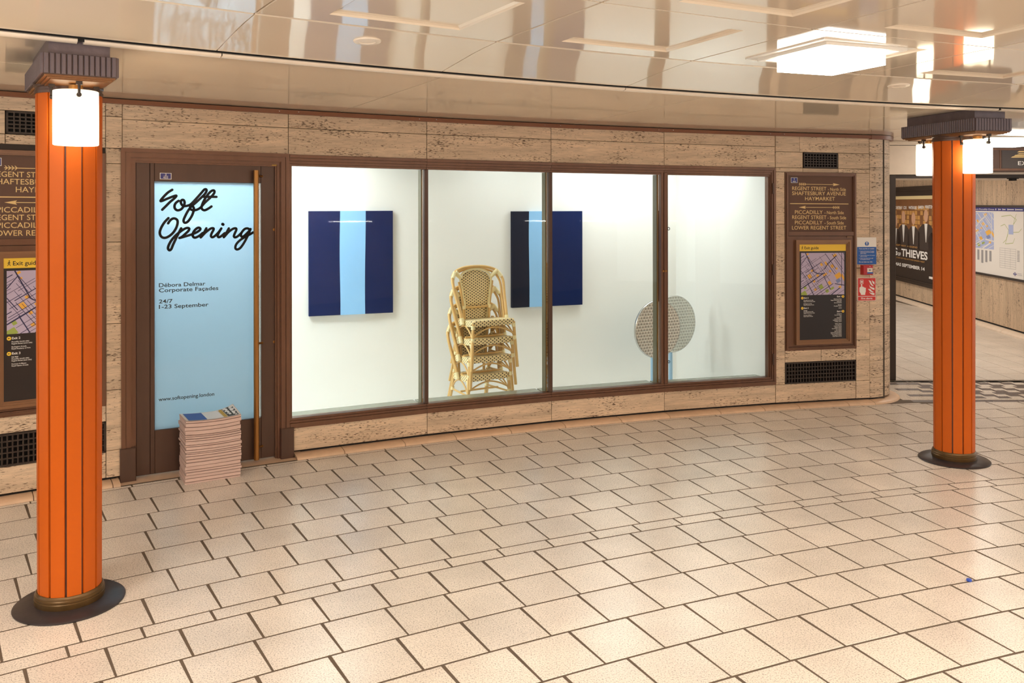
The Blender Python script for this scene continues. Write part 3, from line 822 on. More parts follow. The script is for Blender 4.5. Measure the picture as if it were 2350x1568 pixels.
fm = MB()
moulding_frame(fm, -0.574, 0.553, 0.0, 2.227, [(0.026, -0.020, 0.05), (0.004, -0.010, 0.05), (0.030, -0.014, 0.05), (0.005, 0.0, 0.05), (0.018, 0.008, 0.06), (0.012, 0.022, 0.08)])
fm.build('door_frame', BRONZE, door, th=DT)
for x0, x1, nm in ((-0.583, -0.484, 'plinth_block'), (0.486, 0.582, 'plinth_block')):
    MB().cbox(x0, x1, -0.03, 0.04, 0.0, 0.224, c=0.004).build(nm, BRONZE_D, door, th=DT)
lf = MB()
lf.cbox(-0.476, -0.388, 0.040, 0.09, 0.012, 2.137); lf.cbox(-0.387, -0.358, 0.041, 0.09, 0.012, 2.137)
lf.cbox(0.361, 0.476, 0.040, 0.09, 0.012, 2.137)
lf.cbox(-0.358, 0.361, 0.040, 0.09, 0.012, 0.306); lf.cbox(-0.358, 0.361, 0.040, 0.09, 2.009, 2.137)
lf.build('door_leaf', BRONZE_D, door, th=DT)
MB().box(-0.358, 0.335, 0.060, 0.066, 0.306, 2.009).build('frosted_glass', FROST, door, th=DT)
MB().box(0.3352, 0.361, 0.060, 0.066, 0.306, 2.009).build('clear_glass_strip', GLASS, door, th=DT)
hb = MB(); hb.tube([(0.315, -0.010, 0.022), (0.315, -0.010, 2.10)], 0.0195, 16)
for z in (0.10, 0.85, 2.06): hb.tube([(0.315, -0.01, z), (0.345, 0.03, z), (0.372, 0.042, z)], 0.008, 8)
smooth_by_angle(hb.build('pull_handle', BRASS, door, th=DT))
for z in (1.672, 0.851):
    l_ = MB(); l_.tube([(0.455, 0.036, z), (0.455, 0.041, z)], 0.010, 14); l_.box(-0.002 + 0.455, 0.457, 0.0352, 0.037, z - 0.006, z + 0.005)
    l_.build('lock', BRASS, door, th=DT)
pl = MB().box(-0.324, -0.249, 0.0375, 0.040, 2.024, 2.068).build('number_plate', WHITE, door, th=DT)
MB().rect(-0.320, -0.253, 2.0275, 2.0645, 0.0373).build('plate_field', PLATEB, pl, th=DT)
for body, a, b, z, c in (('2', -0.292, -0.280, 2.0500, 0.013), ('455', -0.303, -0.271, 2.0305, 0.0125)): text_obj('lettering', body, a, b, z, c, 0.0371, WHITE, pl, th=DT, bold=0.01)
MB().rect(-0.302, -0.270, 2.0458, 2.0472, 0.0371).build('plate_bar', WHITE, pl, th=DT)
MB().box(0.436, 0.478, 0.0195, 0.022, 2.140, 2.152).build('yellow_tag', YEL, door, th=DT)
STROKES = [
 [(-0.241, 1.953), (-0.271, 1.932), (-0.302, 1.898), (-0.317, 1.876), (-0.306, 1.876), (-0.271, 1.892), (-0.231, 1.909), (-0.214, 1.912), (-0.227, 1.894), (-0.255, 1.869), (-0.282, 1.84), (-0.306, 1.815)],
 [(-0.199, 1.877), (-0.215, 1.865), (-0.225, 1.848), (-0.225, 1.827), (-0.213, 1.813), (-0.197, 1.812), (-0.179, 1.822), (-0.165, 1.844), (-0.16, 1.865), (-0.165, 1.881), (-0.175, 1.884), (-0.183, 1.877), (-0.185, 1.865), (-0.177, 1.848), (-0.163, 1.841), (-0.143, 1.843), (-0.119, 1.854), (-0.082, 1.894), (-0.049, 1.933), (-0.029, 1.957), (-0.017, 1.96), (-0.013, 1.95), (-0.023, 1.929), (-0.049, 1.901), (-0.086, 1.865), (-0.115, 1.839), (-0.139, 1.805), (-0.158, 1.767), (-0.167, 1.742), (-0.163, 1.727), (-0.151, 1.725), (-0.135, 1.737), (-0.115, 1.767), (-0.103, 1.797), (-0.098, 1.822), (-0.105, 1.838), (-0.117, 1.841), (-0.124, 1.831), (-0.118, 1.817), (-0.101, 1.812), (-0.078, 1.816), (-0.054, 1.831), (-0.025, 1.865), (0.016, 1.905), (0.038, 1.933), (0.04, 1.949), (0.03, 1.953), (0.012, 1.942), (-0.008, 1.918), (-0.029, 1.884), (-0.043, 1.852), (-0.047, 1.828), (-0.039, 1.816), (-0.025, 1.812), (-0.004, 1.822), (0.02, 1.839)],
 [(-0.039, 1.907), (0.0, 1.907), (0.054, 1.907)],
 [(-0.266, 1.757), (-0.291, 1.729), (-0.312, 1.693), (-0.322, 1.66), (-0.316, 1.635), (-0.299, 1.622), (-0.275, 1.625), (-0.243, 1.648), (-0.219, 1.682), (-0.207, 1.717), (-0.208, 1.742), (-0.223, 1.754), (-0.239, 1.753), (-0.255, 1.741), (-0.268, 1.721)],
 [(-0.183, 1.686), (-0.195, 1.662), (-0.215, 1.62), (-0.235, 1.575), (-0.248, 1.543), (-0.26, 1.535), (-0.269, 1.548), (-0.264, 1.571), (-0.247, 1.603), (-0.219, 1.637), (-0.179, 1.67), (-0.147, 1.688), (-0.13, 1.684), (-0.135, 1.668), (-0.159, 1.644), (-0.179, 1.626), (-0.193, 1.619), (-0.147, 1.632), (-0.107, 1.645), (-0.074, 1.661), (-0.056, 1.677), (-0.06, 1.688), (-0.074, 1.688), (-0.093, 1.672), (-0.106, 1.648), (-0.104, 1.627), (-0.089, 1.62), (-0.062, 1.633), (-0.04, 1.652)],
 [(-0.015, 1.685), (-0.033, 1.651), (-0.053, 1.621), (-0.021, 1.655), (0.012, 1.681), (0.031, 1.685), (0.034, 1.675), (0.022, 1.651), (0.016, 1.631), (0.026, 1.621), (0.045, 1.632), (0.07, 1.658), (0.087, 1.683), (0.072, 1.657), (0.062, 1.633), (0.068, 1.621), (0.085, 1.627), (0.11, 1.649)],
 [(0.139, 1.683), (0.122, 1.652), (0.104, 1.62), (0.137, 1.657), (0.167, 1.679), (0.187, 1.683), (0.191, 1.672), (0.18, 1.646), (0.174, 1.626), (0.184, 1.618), (0.205, 1.629), (0.229, 1.653)],
 [(0.287, 1.672), (0.269, 1.682), (0.248, 1.676), (0.229, 1.653), (0.223, 1.63), (0.233, 1.622), (0.252, 1.633), (0.278, 1.659), (0.291, 1.676), (0.269, 1.624), (0.243, 1.575), (0.218, 1.541), (0.196, 1.531), (0.184, 1.542), (0.191, 1.569), (0.218, 1.598), (0.252, 1.62), (0.291, 1.641), (0.308, 1.653)],
 [(0.096, 1.713), (0.098, 1.712), (0.099, 1.711)]]
GY = 0.0585
for nm, idx in (('script_word', (0, 1, 2)), ('script_word', (3, 4, 5, 6, 7, 8))):
    mb = MB(); rr = 0.0088
    for i in idx:
        sp = spline([(x, 0, z) for x, z in STROKES[i]], 6)
        for a, b in zip(sp, sp[1:]):
            d = (b - a)
            if d.length < 1e-6: continue
            n_ = Vector((-d.z, 0, d.x)).normalized() * rr
            mb.add([(p.x, GY, p.z) for p in (a - n_, b - n_, b + n_, a + n_)], [(0, 1, 2, 3)])
        for p in sp: mb.disc(p.x, p.z, rr * (1.25 if i == 8 else 1.0), GY - 0.0001, 12)
    mb.build(nm, BLACK, door, th=DT, recalc=False)
K_ = S(DT)
for body, a, b, z, c in (('D\u00e9bora Delmar', -0.328, -0.022, 1.283, 0.0270), ('Corporate Fa\u00e7ades', -0.328, 0.066, 1.2475, 0.0270), ('24/7', -0.328, -0.240, 1.1715, 0.0265), ('1-23 September', -0.328, -0.001, 1.1345, 0.0270), ('www.softopening.london', -0.331, 0.037, 0.500, 0.0250)):
    text_obj('lettering', body, a, b, z, c, GY, BLACK, door, th=DT, bold=0.012)

# ------------------------------------------------------------------ SHOP WINDOW
OLIVE = mat('reveal_olive', rgb(100, 94, 72), 0.6)


def steps_profile(seq):
    """stepped section (y, z) of a rail: seq = [(z0, z1, y_front)...] from one edge to the other"""
    pts = []
    for z0, z1, y in seq: pts += [(y, z0), (y, z1)]
    return pts + [(0.075, seq[-1][1]), (0.075, seq[0][0])]


TOP = [(2.222, 2.200, -0.012), (2.199, 2.196, 0.0), (2.195, 2.178, -0.006), (2.177, 2.174, 0.006), (2.173, 2.158, 0.003), (2.157, 2.154, 0.016), (2.153, 2.140, 0.014)]
BOT = [(0.214, 0.248, -0.014), (0.249, 0.252, 0.0), (0.253, 0.266, -0.006), (0.267, 0.270, 0.008), (0.271, 0.284, 0.004)]
for i in range(4):
    a, b = JT[i + 1], JT[i + 2]; thm = (a + b) / 2; hw = RW * sin(radians((b - a) / 2))
    w = tag(wall_frame('window_%d' % (i + 1), thm), ['wide shop window pane beside the door with a blue striped canvas behind', 'shop window pane in front of the chair stack', 'shop window pane with the second canvas behind', 'hinged end pane of the shop window'][i], kind='structure')
    e0, e1 = -hw + 0.0008, hw - 0.0008
    if i == 0: e0 = -hw + 0.008
    MB().prism(steps_profile(TOP), 'x', e0, e1).build('top_rail', BRONZE, w, th=thm)
    MB().prism(steps_profile(BOT), 'x', e0, e1).build('bottom_rail', BRONZE, w, th=thm)
    xl = -hw
    if i == 0:
        mb = MB().box(xl + 0.008, xl + 0.019, -0.004, 0.07, 0.284, 2.14).box(xl + 0.019, xl + 0.026, 0.01, 0.07, 0.284, 2.14)
        mb.build('jamb', BRONZE, w, th=thm)
        gx0 = xl + 0.026
    elif i < 3:
        MB().cbox(xl - 0.016, xl + 0.015, 0.010, 0.060, 0.284, 2.14, c=0.004).build('mullion', BRONZE_D, w, th=thm)
        MB().box(xl - 0.022, xl + 0.010, 0.0601, 0.072, 0.284, 2.14).build('brass_bead', BRASS, w, th=thm)
        MB().box(xl - 0.026, xl + 0.010, 0.0721, 0.150, 0.256, 2.14).build('mullion_fin', OLIVE, w, th=thm)
        gx0 = xl + 0.015
    else:
        MB().cbox(xl - 0.028, xl - 0.002, 0.004, 0.060, 0.284, 2.16, c=0.004).cbox(xl - 0.001, xl + 0.030, -0.006, 0.060, 0.284, 2.16, c=0.004).cbox(xl + 0.030, xl + 0.044, 0.014, 0.060, 0.284, 2.14, c=0.004).build('mullion', BRONZE, w, th=thm)
        MB().box(xl - 0.036, xl + 0.018, 0.0601, 0.074, 0.284, 2.14).build('brass_bead', BRASS, w, th=thm)
        MB().box(xl - 0.040, xl + 0.018, 0.0741, 0.150, 0.256, 2.14).build('mullion_fin', OLIVE, w, th=thm)
        gx0 = xl + 0.044
        r = MB()
        for wd, x1, ya in ((0.022, hw, -0.012), (0.016, hw - 0.023, -0.004), (0.012, hw - 0.040, 0.008), (0.010, hw - 0.053, 0.018)): r.box(x1 - wd, x1, ya, 0.07, 0.25, 2.2)
        r.build('jamb', BRONZE, w, th=thm)
        for z in (2.03, 1.28, 0.45):
            hg = MB(); hg.tube([(hw - 0.026, -0.012, z - 0.05), (hw - 0.026, -0.012, z + 0.05)], 0.008, 10)
            smooth_by_angle(hg.build('hinge', BRONZE_D, w, th=thm))
        for x in (xl - 0.012, xl + 0.012):
            MB().tube([(x, -0.010, 1.285), (x, -0.002, 1.285)], 0.009, 12).build('keyhole', BRASS, w, th=thm)
        for z, rr in ((1.66, 0.013), (0.475, 0.011)):
            pts = [(xl + 0.048 + rr * 0.75 * cos(q * pi / 6), 0.012, z + rr * sin(q * pi / 6)) for q in range(13)]
            MB().tube(pts, 0.0028, 6, cap=False).build('latch_ring', BLACK, w, th=thm)
    gx1 = {0: hw - 0.016, 1: hw - 0.016, 2: hw - 0.028, 3: hw - 0.063}[i]
    MB().box(gx0, gx1, 0.046, 0.052, 0.284, 2.140).build('pane', GLASS, w, th=thm)
    if i < 3:
        MB().box(hw - 0.006, hw + 0.001, -0.013, 0.02, 0.216, 0.25).build('rail_joint', BRONZE_D, w, th=thm)
    st = MB().box(-hw, hw, 0.078, 0.335 if i < 3 else 0.30, 0.20, 0.252)
    tag(st.build('sill_stone', SILLM, w, th=thm))

# ------------------------------------------------------------------ GALLERY ROOM BEHIND THE GLASS
gfl = -0.065


def gw(x): return 8.713 + 0.385 * x + 0.045


A_ = Vector((-3.35, gw(-3.35))); B_ = Vector((1.765, gw(1.765))); D_ = Vector((2.365, 8.02)); E2 = pol(-31.9, 17.62)
_inn = [pol(t, 17.66) for t in (-32, -29, -26, -23, -20, -17, -13.9)]
MB().add([(p.x, p.y, gfl) for p in _inn] + [(3, 10, gfl), (-4.2, 9, gfl)], [tuple(range(9))]).build('gallery_floor', PLAST)['kind'] = 'structure'
MB().add([(p.x, p.y, 2.52) for p in _inn] + [(3, 10, 2.52), (-4.2, 9, 2.52)], [tuple(range(9))]).build('gallery_ceiling', PLAST)['kind'] = 'structure'


def vwall(name, p, q, z0, z1, mt, label, th=0.06):
    d = (q - p).normalized(); n_ = Vector((-d.y, d.x)) * th
    pts = [p, q, q + n_, p + n_]
    o = MB().add([(v.x, v.y, z0) for v in pts] + [(v.x, v.y, z1) for v in pts], [(0, 3, 2, 1), (4, 5, 6, 7), (0, 1, 5, 4), (1, 2, 6, 5), (2, 3, 7, 6), (3, 0, 4, 7)]).build(name, mt)
    return tag(o, label, kind='structure')


vwall('wall_gallery_rear', A_, B_, gfl, 2.52, PLAST, 'white rear wall of the gallery where the canvases hang')
vwall('wall_gallery_side', B_, D_, gfl, 2.52, PLAST, 'white end wall of the gallery behind the hinged pane')
vwall('wall_gallery_entry', Vector((E2.x, E2.y)), A_, gfl, 2.52, PLAST, 'white entry wall of the gallery behind the door')

WANG = math.atan(0.385)


def canvas(name, p0, p1, z0, z1, mats, s0, s1, label):
    d = (p1 - p0); w = d.length
    o = tag(empty(name, (p0.x, p0.y, z0), atan2(d.y, d.x)), label, 'painting', 'striped canvases in the gallery')
    hh = z1 - z0
    MB().cbox(0, s0 * w, 0, 0.040, 0, hh, c=0.004).build('dark_stripe', mats[0], o)
    MB().cbox(s1 * w, w, 0, 0.040, 0, hh, c=0.004).build('dark_stripe', mats[1], o)
    m_ = MB(); n = 14; rr_ = random.Random(int(z0 * 1000))
    ph = rr_.uniform(0, 6)
    L_ = [(s0 * w - 0.002 + 0.004 * sin(ph + 5 * k / n), hh * k / n) for k in range(n + 1)]
    R_ = [(s1 * w + 0.002 + 0.004 * sin(ph + 2 + 4.3 * k / n), hh * k / n) for k in range(n + 1)]
    m_.prism(L_ + R_[::-1], 'y', -0.0012, 0.039)
    m_.build('light_stripe', SKYC, o)
    return o


canvas('canvas_painting', Vector((-1.852, 8.0)), Vector((-1.1235, 8.281)), 0.825, 1.786, (NAVYC, NAVYC), 0.365, 0.660, 'canvas with a light blue stripe between two navy stripes, nearest the door')
canvas('canvas_painting', Vector((0.0, 8.713)), Vector((0.7226, 8.991)), 0.816, 1.775, (NAVYC2, NAVYC3), 0.240, 0.555, 'canvas with black navy, light blue and deep blue stripes, behind a mullion')

# ------------------------------------------------------------------ RATTAN CHAIRS
def uv_box(o, su):
    """cane pattern: square cells of size su, by face direction"""
    me = o.data; uvl = me.uv_layers.new(name='UVMap')
    for p in me.polygons:
        n = p.normal; ax = max(range(3), key=lambda k: abs(n[k]))
        for li in p.loop_indices:
            c = me.vertices[me.loops[li].vertex_index].co
            u, v = ((c.y, c.z), (c.x, c.z), (c.x, c.y))[ax]
            uvl.data[li].uv = (u / su[0], v / su[1])


def build_chair():
    root = empty('bistro_chair')
    # seat: rounded cushion of woven cane
    hwf, hwb, yf, yb, zt, zb = 0.213, 0.186, -0.200, 0.150, 0.428, 0.374
    out = []
    cr = 0.035
    for (cx, cy, a0, rr) in ((hwf - cr, yf + cr, -pi / 2, cr), (hwb - cr, yb - cr, 0, cr), (-hwb + cr, yb - cr, pi / 2, cr), (-hwf + cr, yf + cr, pi, cr)):
        for k in range(5):
            a = a0 + pi / 2 * k / 4; out.append((cx + rr * cos(a), cy + rr * sin(a)))
    n = len(out); mb = MB(); vs_ = []
    for ins, z in ((0.0, zb), (0.0, zt - 0.010), (0.004, zt - 0.003), (0.014, zt), (0.05, zt - 0.002)):
        for x, y in out:
            f = 1 - ins / 0.2; vs_.append((x * f, (y + 0.025) * f - 0.025, z - 0.075 * (y + 0.2)))
    fs = [(q * n + j, q * n + (j + 1) % n, (q + 1) * n + (j + 1) % n, (q + 1) * n + j) for q in range(4) for j in range(n)] + [tuple(range(4 * n, 5 * n)), tuple(range(n))[::-1]]
    seat = mb.add(vs_, fs).build('seat', WEAVE, root); uv_box(seat, (0.0385, 0.0137))
    # backrest panel: woven cane inside its own rattan frame
    NB = [(-0.118, 0.508), (-0.128, 0.575), (-0.143, 0.66), (-0.155, 0.735), (-0.150, 0.782), (-0.115, 0.818), (-0.06, 0.838), (0, 0.845)]
    loop = NB + [(-x, z) for x, z in NB[-2::-1]]

    def by(z): return 0.130 + 0.088 * (z - 0.508)

    def bcurve(x, z): return by(z) + 0.35 * (x * x) * -0.6
    inner = [(x * 0.93, 0.508 + (z - 0.508) * 0.95 + 0.006) for x, z in loop]
    pm = MB()
    cz = 0.68; nl = len(inner)
    rings = [[(x * s_, cz + (z - cz) * s_) for x, z in inner] for s_ in (1.0, 0.66, 0.33)]
    vs_ = [(x, bcurve(x, z), z) for r_ in rings for x, z in r_] + [(0, bcurve(0, cz), cz)]
    fs = [(q * nl + j, q * nl + (j + 1) % nl, (q + 1) * nl + (j + 1) % nl, (q + 1) * nl + j) for q in range(2) for j in range(nl)] + [(2 * nl + j, 2 * nl + (j + 1) % nl, 3 * nl) for j in range(nl)]
    nv = len(vs_)
    vs_ += [(x, y + 0.008, z) for x, y, z in vs_]; fs += [tuple(i + nv for i in f[::-1]) for f in fs] + [(j, nv + j, nv + (j + 1) % nl, (j + 1) % nl) for j in range(nl)]
    back = pm.add(vs_, fs).build('backrest', WEAVE, root)
    me = back.data; uvl = me.uv_layers.new(name='UVMap')
    for p in me.polygons:
        for li in p.loop_indices:
            c = me.vertices[me.loops[li].vertex_index].co; uvl.data[li].uv = (c.x / 0.0395, c.z / 0.0125)
    back.data.polygons.foreach_set('use_smooth', [True] * len(me.polygons))
    fr = spline([(x, bcurve(x, z), z) for x, z in loop], 3)
    smooth_by_angle(MB().tube(fr, 0.0105, 8).build('back_rim', BIND, root), 60)
    bars = MB().tube([(-0.12, 0.128, 0.508), (0, 0.122, 0.504), (0.12, 0.128, 0.508)], 0.011, 8)
    for s_ in (-1, 1): bars.tube([(s_ * 0.126, 0.128, 0.39), (s_ * 0.131, 0.132, 0.51), (s_ * 0.150, 0.139, 0.63), (s_ * 0.168, 0.147, 0.735)], 0.0125, 8)
    smooth_by_angle(bars.build('back_frame', RATTAN, root), 60)
    # outer hoop in two canes side by side
    HP = [(-0.222, -0.03, 0.385), (-0.229, -0.005, 0.47), (-0.243, 0.05, 0.60), (-0.2545, 0.095, 0.73), (-0.240, 0.125, 0.79), (-0.200, 0.142, 0.832), (-0.11, 0.156, 0.860), (0, 0.160, 0.867)]
    HPF = HP + [(-x, y, z) for x, y, z in HP[-2::-1]]
    hp = MB().tube(spline(HPF, 5), 0.0135, 10)
    HI = [(x * 0.93, y + 0.020, z - 0.022 if z > 0.7 else z) for x, y, z in HPF]
    hp.tube(spline(HI, 5), 0.0105, 8)
    smooth_by_angle(hp.build('back_hoop', RATTAN, root), 60)
    for s_ in (-1, 1):
        LF = [(s_ * 0.200, -0.188, 0.40), (s_ * 0.207, -0.194, 0.28), (s_ * 0.219, -0.204, 0.10), (s_ * 0.226, -0.210, 0.0)]
        smooth_by_angle(MB().tube(spline(LF, 4), 0.0138, 10).build('leg', RATTAN, root), 60)
        LB = [(s_ * 0.168, 0.138, 0.41), (s_ * 0.175, 0.165, 0.28), (s_ * 0.188, 0.215, 0.10), (s_ * 0.195, 0.245, 0.0)]
        smooth_by_angle(MB().tube(spline(LB, 4), 0.0138, 10).build('leg', RATTAN, root), 60)
    # arched braces under the seat, stretchers and corner props
    br = MB()
    br.tube(spline([(-0.205, -0.195, 0.262), (-0.195, -0.195, 0.295), (-0.10, -0.192, 0.342), (0, -0.190, 0.362), (0.10, -0.192, 0.342), (0.195, -0.195, 0.295), (0.205, -0.195, 0.262)], 5), 0.0075, 8)
    for s_ in (-1, 1):
        br.tube(spline([(s_ * 0.207, -0.19, 0.265), (s_ * 0.203, -0.12, 0.330), (s_ * 0.20, -0.03, 0.366), (s_ * 0.19, 0.08, 0.335), (s_ * 0.178, 0.155, 0.27)], 5), 0.0075, 8)
        br.tube([(s_ * 0.205, -0.185, 0.29), (s_ * 0.14, -0.06, 0.372)], 0.006, 8)
    smooth_by_angle(br.build('arched_brace', RATTAN, root), 60)
    for pts in ([(-0.208, -0.19, 0.252), (-0.176, 0.165, 0.252)], [(0.208, -0.19, 0.252), (0.176, 0.165, 0.252)], [(-0.19, -0.02, 0.262), (0.19, -0.02, 0.262)]):
        smooth_by_angle(MB().tube(pts, 0.0088, 8).build('stretcher', RATTAN, root), 60)
    # pale cane bindings at the joints
    for s_ in (-1, 1):
        BT = lambda p_, r_: smooth_by_angle(MB().tube(p_, r_, 10).build('binding', BIND, root), 60)
        BT([(s_ * 0.2065, -0.1935, 0.240), (s_ * 0.2055, -0.1925, 0.275)], 0.0172)
        BT([(s_ * 0.202, -0.188, 0.352), (s_ * 0.2005, -0.187, 0.385)], 0.0172)
        BT([(s_ * 0.2225, -0.033, 0.378), (s_ * 0.226, -0.015, 0.432)], 0.0185)
        BT([(s_ * 0.214, 0.137, 0.826), (s_ * 0.150, 0.142, 0.768)], [0.024, 0.017])
        BT([(s_ * 0.247, 0.113, 0.770), (s_ * 0.214, 0.137, 0.822)], 0.0175)
        BT([(s_ * 0.176, 0.165, 0.245), (s_ * 0.174, 0.160, 0.272)], 0.0168)
        BT([(s_ * 0.126, 0.128, 0.492), (s_ * 0.129, 0.129, 0.522)], 0.0160)
    return root


def copy_tree(o, parent=None):
    c = o.copy(); COL.objects.link(c); c.parent = parent
    for ch in list(o.children): copy_tree(ch, c)
    return c


chair = build_chair()
CB = [('cream and brown woven rattan chair on top of the stack of four', 0), ('woven rattan chair second from the top of the stack', 1), ('woven rattan chair third from the top of the stack', 2), ('woven rattan chair at the bottom of the stack, on the floor', 3)]
CYAW = radians(30)
for lab, k in CB:
    c = chair if k == 0 else copy_tree(chair)
    c['label'] = lab; c['category'] = 'chair'; c['group'] = 'stacked rattan bistro chairs'
    back = 0.024 * k
    c.location = (-0.255 - back * sin(CYAW) - 0.004 * k, 7.78 + back * cos(CYAW), gfl + 0.161 * (3 - k) + 0.001)
    c.rotation_euler = (0, 0, CYAW + (0, 0.012, -0.01, 0.015)[k])

# ------------------------------------------------------------------ TILT-TOP TABLES
def bistro_table(c, yaw, r, label, postx, sw):
    """round top tipped upright on its pedestal; c = centre of the top"""
    o = tag(empty('bistro_table', (c[0], c[1], gfl), yaw), label, 'table', 'tilt-top bistro tables')
    zc = c[2] - gfl
    n = 64
    mb = MB()
    prof = [(0, r - 0.006), (0, 0)]
    vs_ = []
    for rr, y in ((r - 0.007, -0.016), (r - 0.002, -0.014), (r, -0.008), (r, 0.008), (r - 0.004, 0.012)):
        for j in range(n):
            a = 2 * pi * j / n; vs_.append((rr * cos(a), y, zc + rr * sin(a)))
    fs = [(q * n + j, q * n + (j + 1) % n, (q + 1) * n + (j + 1) % n, (q + 1) * n + j) for q in range(4) for j in range(n)] + [tuple(range(4 * n, 5 * n))]
    smooth_by_angle(mb.add(vs_, fs).build('rim', STEEL, o), 50)
    tp = MB(); tp.add([((r - 0.007) * cos(2 * pi * j / n), -0.0158, zc + (r - 0.007) * sin(2 * pi * j / n)) for j in range(n)], [tuple(range(n))])
    t = tp.build('table_top', sw, o)
    uvl = t.data.uv_layers.new(name='UVMap')
    for li, lp in enumerate(t.data.loops):
        co = t.data.vertices[lp.vertex_index].co; uvl.data[li].uv = (co.x / 0.034, co.z / 0.0285)
    MB().box(-0.05, 0.05, 0.013, 0.05, zc - 0.03, zc + 0.03).build('tilt_bracket', BLACKM, o)
    smooth_by_angle(MB().lathe([(0.020, 0.03), (0.020, zc - 0.02)], 20, c=(postx, 0.075)).build('post', PALEB, o))
    ft = MB()
    for q in range(4):
        a = q * pi / 2 + pi / 4
        ft.tube([(postx, 0.075, 0.075), (postx + 0.13 * cos(a), 0.075 + 0.13 * sin(a), 0.05), (postx + 0.23 * cos(a), 0.075 + 0.23 * sin(a), 0.014)], [0.02, 0.016, 0.012], 8)
    ft.build('foot', PALEB, o)
    return o


bistro_table((1.383, 8.36, 0.655), radians(31), 0.277, 'tilted round engraved steel table with pale blue post, before the other', 0.005, SWIRL)
bistro_table((1.590, 8.66, 0.664), radians(31), 0.281, 'round engraved steel table with a painted pale reflection, standing behind the first one', 0.03, SWIRL_SHEEN)

# ------------------------------------------------------------------ SIGN CABINETS WITH EXIT GUIDES
def clip_line(p, q, x0, x1, z0, z1):
    t0, t1 = 0.0, 1.0; d = (q[0] - p[0], q[1] - p[1])
    for a, b in ((-d[0], p[0] - x0), (d[0], x1 - p[0]), (-d[1], p[1] - z0), (d[1], z1 - p[1])):
        if abs(a) < 1e-9:
            if b < 0: return None
        else:
            r = b / a
            if a < 0: t0 = max(t0, r)
            else: t1 = min(t1, r)
    if t0 >= t1: return None
    return (p[0] + d[0] * t0, p[1] + d[1] * t0), (p[0] + d[0] * t1, p[1] + d[1] * t1)


def clip_poly(pts, x0, x1, z0, z1):
    for ax, lim, sg in ((0, x0, 1), (0, x1, -1), (1, z0, 1), (1, z1, -1)):
        out = []
        for i in range(len(pts)):
            a, b = pts[i], pts[(i + 1) % len(pts)]; da, db = sg * (a[ax] - lim), sg * (b[ax] - lim)
            if da >= 0: out.append(a)
            if da * db < 0:
                t = da / (da - db); out.append((a[0] + (b[0] - a[0]) * t, a[1] + (b[1] - a[1]) * t))
        pts = out
        if not pts: return []
    return pts


